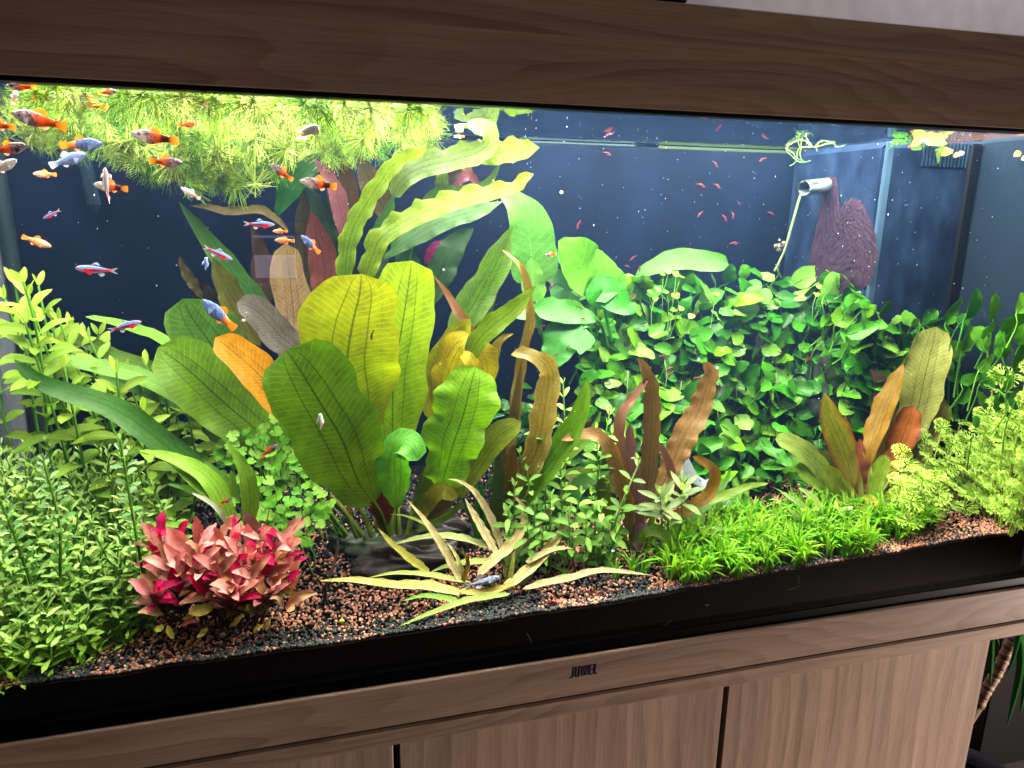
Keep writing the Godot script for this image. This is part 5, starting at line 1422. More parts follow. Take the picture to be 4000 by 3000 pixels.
	# the rest of the bush: short stems with crossed leaf pairs, dark and olive low down
	for k in 44:
		var px := rr(280, 1780)
		var py := rr(380, 1000)
		var tip: Vector3 = E.call(px, py, clampf(0.11 - 0.00008 * py + rr(0.0, 0.03), 0.03, 0.14))
		var foot := on_ground(480 + lerpf(px, 1000, 0.35) * 0.3707, 1960 + 1330 * 0.3707 - rr(0, 60))
		var mb := MB.new()
		var path := spline([foot, foot.lerp(tip, 0.5) + Vector3(rr(-0.006, 0.006), 0.0, 0.0), tip], 10)
		mb.tube(path, 0.0013, 0.001, 6, rgb(110, 50, 50), rgb(190, 70, 90))
		part("stem", mb, M.thin, s)
		for n in 5:
			var f := 0.3 + 0.7 * n / 4.0
			var p: Vector3 = path[int(f * 10)]
			var a0 := rr(0, TAU)
			for w in 2:
				var out := Vector3(cos(a0 + PI * w), rr(0.3, 1.5), 0.7 * sin(a0 + PI * w) + 0.2).normalized()
				var ln := rr(0.024, 0.038)
				var c: Color = [rgb(240, 168, 166, .95), rgb(226, 138, 142, .95), rgb(210, 30, 100, .8), rgb(206, 150, 124, .85)][rng.randi() % 4] if f > 0.55 else [rgb(120, 100, 46), rgb(104, 52, 48), rgb(130, 128, 56)][rng.randi() % 3]
				mb = MB.new()
				blade(mb, [p, p + out * ln * 0.5 + Vector3(0, 0.002, 0), p + out * ln + Vector3(0, -0.003, 0)], ln * rr(0.24, 0.34), {"col": jit(c, 0.15), "prof": "lance", "n": (Vector3.UP + Vector3(0, 0, 0.8) + out * -0.4).normalized(), "cup": rr(0.1, 0.4), "ruf": 0.10, "fr": 2.0, "nl": 10, "nw": 4})
				part("leaf", mb, M.red, s)

func clover() -> void:
	var meshes := []
	for k in 3:
		var mb := MB.new()
		var c0 := [rgb(136, 214, 60, 0.6), rgb(112, 194, 50, 0.6), rgb(166, 228, 90, 0.6)][k] as Color
		mb.add(Vector3(0, -0.10, 0), Color(c0.r * 1.3, c0.g * 1.15, c0.b * 1.2))
		var seg := 36
		for ring in [0.5, 1.0]:
			for j in seg + 1:
				var a := TAU * j / seg
				var lobe := 0.62 + 0.38 * pow(absf(cos(1.5 * (a - 0.5))), 0.55) + 0.05 * cos(9.0 * a + k)
				if ring == 1.0 and absf(wrapf(a - 0.5 - PI / 3.0, -PI, PI)) < 0.12: lobe *= 0.4
				mb.add(Vector3(cos(a) * lobe * ring, 0.06 * sin(3.0 * a + k) * ring + 0.08 * ring * ring, sin(a) * lobe * ring), c0)
		for j in seg:
			mb.ix.append_array([0, 1 + j + 1, 1 + j])
			mb.quad(1 + j, 1 + j + 1, seg + 2 + j + 1, seg + 2 + j)
		meshes.append(mb.mesh(M.small))
	var top := [[840, 1760], [900, 1700], [960, 1650], [1080, 1680], [1200, 1780], [1290, 1850]]
	var bot := [[840, 2020], [960, 2060], [1100, 2090], [1200, 2130], [1290, 1990]]
	var k := 0
	var owners := [thing("clover_plant", "clover-leaved creeper behind the red plant, under the dark sword leaf", "aquarium plant", on_ground(930, 2080), "clover-leaved creepers"),
		thing("clover_plant", "clover-leaved creeper right of the red plant, reaching the sword plant's foot", "aquarium plant", on_ground(1120, 2130), "clover-leaved creepers")]
	var pts := spread(95, 850, 1270, top, bot, 77)
	for x in [[1075, 1632], [1143, 2140], [1200, 2120], [1290, 1970], [820, 1925], [860, 1935], [1145, 1790], [1020, 1690]]: pts.append(Vector2(x[0], x[1]))
	owners.append(thing("clover_plant", "pale clover-leaved sprig drifting over the anubias leaves below the rear wall", "aquarium plant", at(2640, 1150, .40), "clover-leaved creepers"))
	owners.append(thing("clover_plant", "pale clover-leaved sprig on the anubias top below the purple crust", "aquarium plant", at(3230, 1090, .40), "clover-leaved creepers"))
	for x in [[2590, 1072], [2610, 1062], [2640, 1070], [2660, 1080], [2570, 1130], [2540, 1140], [2600, 1140], [2560, 1165], [2640, 1155], [2630, 1210], [2660, 1205], [2620, 1230], [2650, 1240], [2700, 1235], [2800, 1150], [3275, 1035], [3320, 1018], [3240, 1065], [3270, 1075], [3200, 1120], [3220, 1140], [3250, 1130], [3280, 1125], [3235, 1165], [3280, 1160], [3190, 1150]]: pts.append(Vector2(x[0], x[1]))
	for q in pts:
		var z := clampf(lerpf(0.26, 0.14, (q.y - 1650.0) / 450.0) + rr(-0.02, 0.02), 0.1, 0.3)
		if q.x > 2000: z = 0.385
		var p := at(q.x, q.y, z)
		var par: Node3D = owners[(0 if q.x < 1020 else 1) if q.x < 2000 else (2 if q.x < 3000 else 3)]
		var o := put("leaf", meshes[k % 3], par)
		var n := Vector3(rr(-0.5, 0.5), rr(0.5, 1.2), rr(0.3, 1.0)).normalized()
		var s := n.cross(Vector3(rr(-1, 1), 0, rr(-1, 1))).normalized()
		var r := rr(20, 30) * mpp(p) * (1.0 if q.x < 2000 else 0.62)
		o.transform = Transform3D(Basis(s, n, s.cross(n)).scaled_local(Vector3.ONE * r), p - par.position)
		var mb := MB.new()
		var foot := p + Vector3(rr(-0.012, 0.012), -rr(0.02, 0.05), -rr(0.0, 0.012))
		foot.y = maxf(foot.y, ground(foot.x, -foot.z / D))
		mb.tube(spline([foot, foot.lerp(p, 0.6) + Vector3(rr(-0.006, 0.006), 0, 0.002), p], 6), 0.0006, 0.0005, 5, rgb(130, 190, 90))
		part("stalk", mb, M.thin, par)
		k += 1

func feathery() -> void:
	# stems with umbrella whorls of forked, lacy leaves
	var meshes := []
	for v in 3:
		var mb := MB.new()
		var n := 6
		for i in n:
			var a := TAU * i / n + rr(-0.15, 0.15)
			var d := Vector3(cos(a), 0.12 + rr(-0.1, 0.12), sin(a))
			var s := Vector3(-sin(a), 0, cos(a))
			var base := d * 0.12
			for j in 5:
				var f := (j - 2) / 2.0
				var e := (d * (1.0 - 0.22 * f * f) + s * f * 0.62) * rr(0.88, 1.0) + Vector3(0, -0.14 * absf(f), 0)
				var m := d * 0.45 + s * f * 0.16
				mb.tube([base, m, e], 0.022, 0.016, 3, rgb(170, 220, 70, 0.72), rgb(204, 240, 110, 0.76))
				for g in [-1.0, 1.0]:
					mb.tube([m.lerp(e, 0.45), m.lerp(e, 0.95) + s * 0.10 * g + Vector3(0, 0.04 * g, 0)], 0.022, 0.018, 3, rgb(180, 226, 80, 0.72), rgb(212, 242, 120, 0.76))
		meshes.append(mb.mesh(M.thin))
	var top := [[3520, 1760], [3580, 1680], [3680, 1660], [3760, 1620], [3840, 1580], [3900, 1480], [3960, 1430], [4060, 1400]]
	var bot := [[3520, 1990], [3600, 2040], [3700, 2060], [3800, 2050], [3900, 2030], [4060, 1990]]
	var k := 0
	for q in spread(38, 3520, 4050, top, [[3520, 1960], [3600, 1960], [4060, 1900]], 15):
		var z := clampf(lerpf(0.24, 0.06, (q.y - 1450.0) / 520.0) + rr(-0.02, 0.02), 0.04, 0.26)
		var tip := inside(q.x, q.y, z, 0.02)
		var foot := Vector3(tip.x + rr(-0.012, 0.012), 0, tip.z + rr(-0.006, 0.006))
		foot.y = ground(foot.x, -foot.z / D)
		var g := thing("feathery_stem", "yellow-green stem with lacy umbrella whorls in the thicket at far right", "aquarium plant", foot, "feathery stems by the right pane")
		var path := spline([foot, foot.lerp(tip, 0.5) + Vector3(rr(-0.006, 0.006), 0, rr(-0.004, 0.004)), tip], 20)
		var mb := MB.new()
		mb.tube(path, 0.0014, 0.0010, 6, rgb(150, 180, 60), rgb(180, 210, 80))
		part("stem", mb, M.thin, g)
		var h := tip.y - foot.y
		var nn := clampi(int(h / 0.023), 2, 6)
		for i in nn:
			var p: Vector3 = path[clampi(int(20.0 * (i + 1.0) / nn), 0, 20)]
			var o := put("whorl", meshes[k % 3], g)
			var r := rr(0.014, 0.021)
			o.transform = Transform3D(Basis.from_euler(Vector3(rr(0.1, 0.9), rr(-0.6, 0.6), rr(-0.35, 0.35))).scaled(Vector3.ONE * r) * Basis.from_euler(Vector3(0, rr(0, TAU), 0)), p - foot)
			k += 1

func floating() -> void:
	# mass of drifting stems with star-like needle whorls under the surface
	var meshes := []
	for v in 5:
		var mb := MB.new()
		var n := 36
		var c1: Color = [rgb(150, 206, 40, .25), rgb(166, 220, 50, .29), rgb(210, 236, 110, .38), rgb(150, 176, 40, .22), rgb(110, 190, 40, .20)][v]
		for i in n:
			var a := TAU * i / n * 5.0 + rr(-0.2, 0.2)
			var tilt := rr(-0.15, 0.75)
			var d := Vector3(cos(a) * cos(tilt), sin(tilt), sin(a) * cos(tilt))
			var ln := rr(0.75, 1.05)
			var bendv := Vector3(0, 0.22, 0)
			var m := d * 0.45 * ln
			var e := d * ln + bendv * ln
			mb.tube([d * 0.03, m, m.lerp(e, 0.55) + Vector3(0, -0.01, 0), e], 0.015, 0.008, 3, Color(c1.r * 0.8, c1.g * 0.85, c1.b * 0.7), Color(c1.r * 1.1, c1.g * 1.1, c1.b))
			if i % 2 == 0:
				mb.tube([m, m.lerp(e, 0.6) + Vector3(rr(-0.12, 0.12), rr(-0.1, 0.1), rr(-0.12, 0.12)), e + Vector3(rr(-0.22, 0.22), rr(-0.2, 0.1), rr(-0.22, 0.22))], 0.012, 0.007, 3, c1)
		meshes.append(mb.mesh(M.thin))
	var top := [[130, 330], [400, 350], [1700, 420]]
	var bot := [[130, 560], [250, 580], [330, 560], [420, 590], [500, 640], [600, 690], [740, 720], [900, 735], [1000, 720], [1090, 660], [1180, 640], [1300, 630], [1420, 610], [1560, 590], [1690, 540]]
	var pts := spread(270, 140, 1690, top, bot, 23)
	pts.sort_custom(func(a, b): return a.x < b.x)
	var g: Node3D
	var prev := Vector3.ZERO
	for i in pts.size():
		var q: Vector2 = pts[i]
		var p := inside(q.x, q.y, rr(0.32, 0.54))
		if p.y > WATER_Y - 0.006: p.y = WATER_Y - 0.006
		if i % 15 == 0:
			g = thing("floating_plant", "floating stem with needle whorls in the drifting yellow-green mass at upper left", "aquarium plant", p, "floating needle-leaved stems")
			prev = p
		var r := rr(0.018, 0.029)
		var o := put("whorl", meshes[rng.randi() % 5], g)
		var ax := Vector3(rr(-0.8, 0.8), rr(-0.8, 0.3), rr(0.15, 1.0)).normalized()
		var s := ax.cross(Vector3(rr(-1, 1), rr(-1, 1), 0.3)).normalized()
		o.transform = Transform3D(Basis(s, ax, s.cross(ax)).scaled_local(Vector3.ONE * r), p - g.position)
		if prev.distance_to(p) < 0.09 and prev != p:
			var mb := MB.new()
			mb.tube(spline([prev, prev.lerp(p, 0.5) + Vector3(0, 0.004, 0), p], 5), 0.0009, 0.0009, 5, rgb(150, 190, 60))
			part("stem", mb, M.thin, g)
		prev = p
	# darker strands hanging at the left end
	g = thing("floating_plant", "dark green fine-needled strand drifting at the left end of the floating mass", "aquarium plant", at(150, 480, .45))
	for i in 26:
		var p := inside(rr(20, 250), rr(420, 570), rr(0.42, 0.55))
		var o := put("whorl", meshes[3], g)
		o.transform = Transform3D(Basis.from_euler(Vector3(rr(-1, 1), rr(0, TAU), rr(-1, 1))).scaled(Vector3.ONE * rr(0.014, 0.02)), p - g.position)
	# tangle of green roots at the water line above the pipe
	g = thing("root_tangle", "tangle of thin green floating roots at the water line above the pipe outlet", "aquarium plant", at(3170, 575, .5))
	for q in [[3170, 575, 3130, 545, 3070, 580, 3100, 615], [3170, 575, 3120, 580, 3110, 630, 3085, 648], [3175, 575, 3150, 540, 3148, 525, 3150, 520], [3180, 576, 3240, 560, 3262, 565, 3258, 590], [3190, 580, 3200, 600, 3250, 595, 3262, 580], [3100, 615, 3120, 632, 3150, 632, 3180, 622], [3190, 630, 3210, 640, 3226, 630, 3230, 618], [3130, 575, 3125, 600, 3130, 620, 3140, 630], [3180, 575, 3205, 552, 3230, 552, 3262, 556], [3195, 595, 3220, 592, 3250, 598, 3262, 585], [3262, 570, 3280, 574, 3295, 568, 3305, 563], [3068, 578, 3100, 600, 3105, 610, 3130, 628]]:
		var mb := MB.new()
		mb.tube(spline([at(q[0], q[1], .50), at(q[2], q[3], .50), at(q[4], q[5], .505), at(q[6], q[7], .51)], 10), 0.0009, 0.0006, 5, rgb(150, 190, 80), rgb(120, 170, 90))
		part("root", mb, M.thin, g)
	# raft of small floating leaves by the filter
	g = thing("floating_raft", "small raft of yellowing floating leaves and sprigs in front of the filter intake", "aquarium plant", inside(3620, 580, .36))
	for q in [[3480, 555, 3545, 560, 22, 80, 150, 60], [3560, 560, 3620, 545, 34, 170, 190, 70], [3610, 555, 3660, 565, 30, 220, 190, 110], [3600, 570, 3560, 585, 30, 110, 170, 60], [3640, 560, 3700, 562, 26, 170, 190, 110], [3700, 575, 3680, 610, 50, 200, 190, 70], [3690, 580, 3650, 590, 16, 130, 160, 70], [3660, 590, 3665, 640, 14, 120, 160, 80], [3745, 600, 3725, 615, 22, 230, 200, 130], [3760, 590, 3745, 610, 20, 230, 200, 150], [3600, 560, 3545, 575, 22, 206, 110, 60], [3960, 600, 3985, 610, 26, 220, 190, 110], [3990, 615, 4010, 630, 20, 220, 220, 190]]:
		var mb := MB.new()
		var a := inside(q[0], q[1], .36)
		var b := inside(q[2], q[3], .36)
		blade(mb, [a, a.lerp(b, 0.5) + Vector3(0, 0.001, 0.001), b], q[4] * mpp(a), {"col": rgb(q[5], q[6], q[7]), "prof": "ovate", "nl": 8, "nw": 4, "tilt": 0.2, "ruf": 0.04})
		part("leaf", mb, M.small, g)
	for i in 7:
		var o := put("sprig", meshes[4], g)
		var p := inside(3490 + 22 * i, 560 + rr(-6, 14), 0.37)
		o.transform = Transform3D(Basis.from_euler(Vector3(rr(-1, 1), rr(0, TAU), rr(-1, 1))).scaled(Vector3.ONE * 0.008), p - g.position)

func carpet() -> void:
	for v in 3:
		var mb := MB.new()
		for i in 13:
			var a := rr(0, TAU)
			var l := rr(0.6, 1.15)
			var lean := rr(0.15, 0.8)
			var d := Vector3(cos(a), 0, sin(a))
			var b := d * rr(0.0, 0.12)
			var col: Color = [rgb(110, 196, 40, .6), rgb(136, 212, 56, .6), rgb(160, 224, 76, .6), rgb(90, 176, 40, .55)][rng.randi() % 4]
			blade(mb, [b, b + Vector3.UP * l * 0.55 + d * lean * l * 0.25, b + Vector3.UP * l * (0.95 - 0.5 * lean) + d * lean * l * 0.85], 0.060, {"col": Color(col.r * 0.8, col.g * 0.8, col.b * 0.8), "col2": Color(col.r * 1.15, col.g * 1.1, col.b), "prof": "strap", "n": (d * -0.6 + Vector3.UP).normalized(), "nl": 5, "nw": 2, "ruf": 0.0, "cup": 0.3})
		var mm := MultiMesh.new()
		mm.transform_format = MultiMesh.TRANSFORM_3D
		mm.use_colors = true
		mm.mesh = mb.mesh(M.small)
		var tr := []
		var tries := 0
		while tr.size() < 90 and tries < 20000:
			tries += 1
			var px := rr(2330, 3640)
			var py := rr(1960, 2330)
			var lo := envelope([[2300, 2290], [2450, 2260], [2560, 2240], [2620, 2300], [2700, 2300], [2850, 2270], [3000, 2240], [3200, 2200], [3400, 2170], [3520, 2120], [3640, 2080]], px)
			var hi := envelope([[2300, 2250], [2430, 2230], [2520, 2200], [2600, 2160], [2700, 2090], [2800, 2050], [2950, 2010], [3150, 2000], [3350, 2010], [3560, 2010], [3640, 2050]], px)
			if py > lo or py < hi: continue
			if px < 2560 and rng.randf() < 0.72: continue
			var p := on_ground(px, py)
			if -p.z / D > 0.3 or -p.z / D < 0.02: continue
			var s := rr(0.036, 0.060) * (0.75 if px < 2560 else 1.0)
			tr.append(Transform3D(Basis.from_euler(Vector3(rr(-0.15, 0.25), rr(0, TAU), rr(-0.2, 0.2))).scaled(Vector3(s, s, s)), p - Vector3(0, 0.001, 0)))
		mm.instance_count = tr.size()
		for q in tr.size():
			mm.set_instance_transform(q, tr[q])
			var k := rr(0.75, 1.25)
			mm.set_instance_color(q, Color(k * rr(0.9, 1.15), k, k * 0.95))
		var o := MultiMeshInstance3D.new()
		o.name = numbered("carpet_grass")
		o.multimesh = mm
		add_child(o)
		tag(o, ["short bright green carpet grass on the right foreground gravel", "short bright green carpet grass on the right foreground gravel, taller tufts among it", "short bright green carpet grass on the right foreground gravel, darker tufts among it"][v], "grass", "", "stuff")


func fish(n: String, label: String, group: String, o: String, h: Array, kind: String, yaw := 0.0) -> void:
	# h: nose x, y, tail x, y, depth (the tail may lie at another depth: sixth value)
	var a := crop(o, h[0], h[1], h[4])
	var b := crop(o, h[2], h[3], h[5] if h.size() > 5 else h[4])
	for q in 30:
		if a.y < WATER_Y - 0.006 and b.y < WATER_Y - 0.006: break
		h[4] -= 0.012
		a = crop(o, h[0], h[1], h[4])
		b = crop(o, h[2], h[3], h[4])
	var L := a.distance_to(b)
	var X := (a - b).normalized()
	var cam := (eye - a).normalized()
	var Zv := (cam - X * cam.dot(X)).normalized()
	var Y := Zv.cross(X)
	if Y.y < 0:
		Y = -Y
		Zv = -Zv
	if yaw != 0.0:
		Y = Y.rotated(X, yaw)
		Zv = Zv.rotated(X, yaw)
	var g := thing(n, label, "fish", b, group)
	var B := Basis(X, Y, Zv).scaled_local(Vector3.ONE * L)
	var neon := kind == "neon"
	var cat := kind == "catfish"
	var hs := [[0.0, .012], [.03, .045], [.08, .075], [.18, .115], [.32, .142], [.46, .138], [.6, .104], [.7, .078], [.8, .066]]
	if neon: hs = [[0.0, .012], [.03, .040], [.08, .062], [.18, .090], [.32, .104], [.46, .096], [.6, .072], [.7, .050], [.8, .034]]
	if cat: hs = [[0.0, .02], [.03, .05], [.08, .075], [.18, .09], [.32, .092], [.46, .075], [.6, .055], [.7, .040], [.8, .030]]
	var sd := rr(0, 900)
	var paint := func(s: float, v: float) -> Color:      # s: nose to tail, v: back +1 to belly -1
		var m := nz.get_noise_2d(s * 900.0 + sd, v * 160.0 + sd)
		var m2 := nz.get_noise_2d(s * 1900.0 + sd, v * 260.0 - sd)
		var c: Color
		match kind:
			"neon":
				c = rgb(150, 60, 90, .6)
				if v > 0.62: c = rgb(110, 90, 110, .6)
				elif v > 0.05: c = rgb(30, 150, 255, .6) if s < 0.68 else rgb(214, 40, 60, .7)
				elif v > -0.62: c = rgb(220, 16, 40, .5) if s > 0.2 else rgb(190, 120, 140, .7)
				else: c = rgb(210, 196, 206, .4)
			"catfish":
				c = rgb(128, 140, 160, .6).lerp(rgb(70, 78, 92, .6), clampf(0.5 + m * 1.8, 0, 1))
			"orange":
				c = rgb(240, 176, 130, .5).lerp(rgb(246, 120, 50, .5), clampf(s * 1.3 + m, 0, 1))
			"pale":
				c = rgb(206, 196, 190, .42).lerp(rgb(236, 130, 70, .5), clampf((s - 0.5) * 3.0 + m, 0, 1))
			"red":
				c = rgb(196, 60, 30, .7).lerp(rgb(90, 34, 24, .6), clampf(0.2 + m2 * 2.0, 0, 1))
			"blue":
				c = rgb(124, 146, 196, .42).lerp(rgb(60, 76, 120, .6), clampf(0.35 + m2 * 2.4 + 0.4 * v, 0, 1))
				c = c.lerp(rgb(236, 120, 40, .75), smoothstep(0.58, 0.72, s))
			"silver":
				c = rgb(150, 170, 220, .45).lerp(rgb(100, 120, 170, .6), clampf(0.3 + m2 * 2.0, 0, 1))
			_:      # mottled grey front, orange rear
				c = rgb(140, 126, 130, .42).lerp(rgb(40, 32, 36, .4), clampf(0.45 + m2 * 2.6 + 0.35 * v, 0, 1))
				c = c.lerp(rgb(206, 176, 164, .42), clampf(-v * 0.8 - 0.2, 0, 0.8) * (1.0 - smoothstep(0.3, 0.5, s)))
				c = c.lerp(rgb(220, 84, 20, .5), smoothstep(0.38, 0.58, s + m * 0.25))
				if kind == "black" or kind == "mottled": c = c.lerp(rgb(30, 16, 14, .5), smoothstep(0.58, 0.66, s) * (1.0 - smoothstep(0.83, 0.9, s)) * (0.95 if kind == "black" else 0.55))
				if kind == "black": c = c.lerp(rgb(236, 216, 200, .45), (1.0 - smoothstep(0.2, 0.5, s)) * clampf(0.5 - v * 0.6 + m, 0, 0.85))
		return c
	var mb := MB.new()
	var rows := 22
	var cols := 24
	for i in rows + 1:
		var s := 0.8 * pow(float(i) / rows, 1.15)
		var hh := envelope(hs, s)
		var th := hh * (0.52 if not cat else 1.1) * (1.0 - 0.35 * s)
		for j in cols + 1:
			var an := TAU * j / cols
			var yy := sin(an)
			var belly := 1.0 + (0.18 * smoothstep(0.1, 0.3, s) * (1.0 - smoothstep(0.45, 0.65, s)) if yy < 0 and not neon else 0.0)
			mb.add(b + B * Vector3(1.0 - s, yy * hh * belly, cos(an) * th), paint.call(s, yy))
	mb.lattice(0, rows + 1, cols + 1)
	part("body", mb, M.wet, g)
	# fins
	var fin := func(nm: String, root: Array, rim: Array, c1: Color, c2: Color, zb: float) -> void:
		var f := MB.new()
		for k in root.size():
			for r in 4:
				var t := r / 3.0
				var p := Vector2(root[k][0], root[k][1]).lerp(Vector2(rim[k][0], rim[k][1]), t)
				f.add(b + B * Vector3(1.0 - p.x, p.y, zb * t + 0.006 * sin(k * 2.0) * t), c1.lerp(c2, t))
		f.lattice(0, root.size(), 4)
		part(nm, f, M.fin, g)
	var tc := paint.call(0.76, 0.0) as Color
	var te := rgb(250, 140, 36, .55)
	if kind in ["silver", "pale"]: te = rgb(170, 186, 216, .6)
	if neon: tc = rgb(170, 70, 90, .6); te = rgb(150, 170, 200, .55)
	if cat: tc = rgb(90, 100, 116, .5); te = rgb(80, 90, 104, .5)
	if neon or cat:
		fin.call("tail_fin", [[.785, .030], [.785, .016], [.785, 0.0], [.785, -.016], [.785, -.030]], [[1.0, .085], [.95, .045], [.885, 0.0], [.95, -.045], [1.0, -.085]], tc, te, 0.02)
	else:
		fin.call("tail_fin", [[.775, .062], [.775, .034], [.775, 0.0], [.775, -.034], [.775, -.062]], [[.975, .105], [1.0, .06], [1.0, 0.0], [1.0, -.06], [.975, -.105]], tc, te, 0.03)
	var dh := 0.1
	fin.call("dorsal_fin", [[.36, .125], [.42, .13], [.48, .125], [.54, .11], [.60, .095]], [[.42, .14 + dh * .4], [.47, .14 + dh], [.53, .13 + dh], [.58, .12 + dh * .8], [.63, .11 + dh * .3]] if not neon else [[.40, .11], [.44, .17], [.50, .19], [.54, .15], [.57, .10]], te.lerp(tc, 0.4) if not neon else te, te, 0.01)
	fin.call("anal_fin", [[.52, -.11], [.57, -.095], [.62, -.085], [.66, -.075]], [[.58, -.17], [.62, -.175], [.66, -.15], [.69, -.11]], te, te.lerp(Color(0.6, 0.6, 0.6), 0.3), 0.01)
	for sg in [-1.0, 1.0]:
		var f := MB.new()
		for k in 4:
			for r in 3:
				var t := r / 2.0
				f.add(b + B * Vector3(1.0 - (.24 + 0.10 * t), -.03 - 0.02 * k - (0.03 * k - 0.02) * t, sg * (0.055 + 0.05 * t)), paint.call(0.3, -0.1))
		f.lattice(0, 4, 3)
		part("pectoral_fin", f, M.fin, g)
		var e := MB.new()
		var ep := b + B * Vector3(0.925, 0.022, sg * (0.030 if not cat else 0.05))
		e.ball(ep, Basis(X, Y, Zv).scaled_local(Vector3(0.021, 0.021, 0.014) * L), 6, 10, rgb(200, 196, 190, .6))
		e.ball(ep + Zv * sg * 0.005 * L, Basis(X, Y, Zv).scaled_local(Vector3(0.014, 0.014, 0.012) * L), 6, 10, Color(0.004, 0.004, 0.006))
		part("eye", e, M.wet, g)

func animals() -> void:
	var gp := "platies swimming at upper left"
	var d := "platy_fish"
	for q in [["dark red-tailed platy at the top left corner under the lid", "A1", [55, 295, 312, 312, .20], "mottled"], ["orange and white platy diving just below the top left fish", "A1", [145, 325, 112, 458, .24], "pale"], ["small platy facing right, second along the lid edge from the left", "A1", [537, 392, 283, 405, .20], "mottled"], ["slim dark platy with bright orange tail beside the overexposed patch", "A1", [618, 402, 932, 492, .16], "mottled"],
		["smallest dark platy close under the lid edge, facing right", "A1", [1018, 348, 848, 362, .25], "mottled"], ["largest platy, pale head and orange tail with clear fin rim, at upper left", "A1", [98, 530, 575, 655, .08], "mottled"], ["platy cut by the left picture edge, only its orange tail half showing", "A1", [-170, 610, 136, 660, .07], "mottled"], ["blue-flanked platy with orange tail below the floating mass, facing right", "A1", [888, 798, 518, 812, .12], "blue"],
		["silver-blue platy with pale tail right under the blue-flanked one", "A1", [742, 885, 432, 990, .14], "silver"], ["grey-headed platy at the left picture edge, facing right", "A1", [242, 812, -80, 872, .08], "mottled"], ["pale orange platy at the left picture edge below the grey-headed one", "A1", [146, 935, -90, 1060, .07], "pale"], ["small pale orange platy alone against the dark wall, facing left", "A1", [285, 1060, 488, 1066, .2], "orange"],
		["platy with black tail root and orange fan tail in front of the floating mass", "A1", [1128, 708, 1540, 778, .12], "black"], ["brown-red platy facing right at the lower edge of the floating mass", "A1", [1584, 965, 1288, 946, .14], "mottled"], ["small red platy in the middle of the floating mass", "A1", [1692, 622, 1533, 645, .18], "red"], ["small platy facing right high in the floating mass", "A1", [1868, 470, 1678, 456, .2], "mottled"],
		["blurry platy right under the lid above the floating mass", "A1", [1858, 338, 1658, 322, .2], "mottled"], ["orange and black platy crossed by a vertical fish", "A1", [806, 1150, 1104, 1192, .14], "black"], ["pale small platy nosing up by the tip of the dark strap leaf", "A1", [1563, 1178, 1728, 1275, .16], "pale"],
		["pinkish orange platy with clear tail at left, above the leafy stems", "A1", [443, 1690, 190, 1600, .16], "orange"], ["dark spotted platy swimming up at the right rim of the floating mass", "A2", [122, 972, 318, 1115, .15], "mottled"], ["white-bellied platy with black tail patch in front of the pink leaf", "A2", [378, 1118, 698, 1172, .13], "black"], ["tiny orange platy in the reflection patch, upper of two", "A2", [145, 1556, 272, 1555, .14], "orange"],
		["tiny orange platy just below the other in the reflection patch", "A2", [160, 1633, 335, 1638, .14], "orange"], ["blue speckled platy with red tail in front of the rust-red leaf", "A2", [388, 1590, 552, 1745, .13], "blue"], ["tiny striped fish near the water line left of the curled leaf", "A2", [1705, 742, 1802, 736, .35], "blue"], ["blue-white platy diving with orange tail over the dark sword leaf", "B1", [1748, 598, 2035, 852, .10], "blue"],
		["small platy with orange belly in front of the clover-leaved plant", "C2", [192, 300, 48, 404, .10], "mottled"], ["tiny grey fish beside the clover leaves above the red plant", "C1", [2008, 765, 1895, 815, .12], "mottled"], ["tiny grey fish among the large anubias leaves at the dark wall", "B3", [280, 216, 386, 202, .36], "mottled"]]:
		fish(d, q[0], gp if q[2][4] < 0.26 and q[1][0] == "A" else "", q[1], q[2], q[3])
	fish(d, "platy seen head-on, hanging vertically before the orange and black one", "", "A1", [905, 1005, 936, 1298, .09, .13], "pale", 1.45)
	fish(d, "platy turning towards the viewer among the needles, white face and red tail", "", "A2", [520, 640, 385, 745, .12, .19], "pale", 0.9)
	fish(d, "white platy seen from behind over the dark front sword leaf", "", "C2", [552, 42, 572, 158, .07, .11], "pale", 1.3)
	gp = "neon tetras at the left"
	for q in [["neon tetra alone against the dark wall, full side view", "B1", [650, 325, 1022, 352, .14]], ["neon tetra in front of the dark strap leaf, tail up", "B1", [2008, 252, 1755, 140, .14]], ["neon tetra crossing a leaf tip, head up to the right", "B1", [1222, 786, 935, 868, .12]], ["neon tetra partly over the pale reflection patch", "A2", [160, 1498, -110, 1490, .13]], ["small neon tetra at far left with its belly shining", "A1", [374, 1445, 522, 1370, .16]]]:
		fish("neon_tetra", q[0], gp, q[1], q[2], "neon")
	fish("neon_tetra", "pale small tetra seen head-on beside the dark strap leaf", gp, "B1", [1776, 240, 1790, 330, .15, .19], "silver", 1.2)
	fish("catfish", "grey bristlenose catfish resting on the straw-coloured leaf on the gravel", "", "C2", [2108, 1448, 1790, 1532, .065], "catfish", -0.5)
	# shrimps
	var t := shrimp_template()
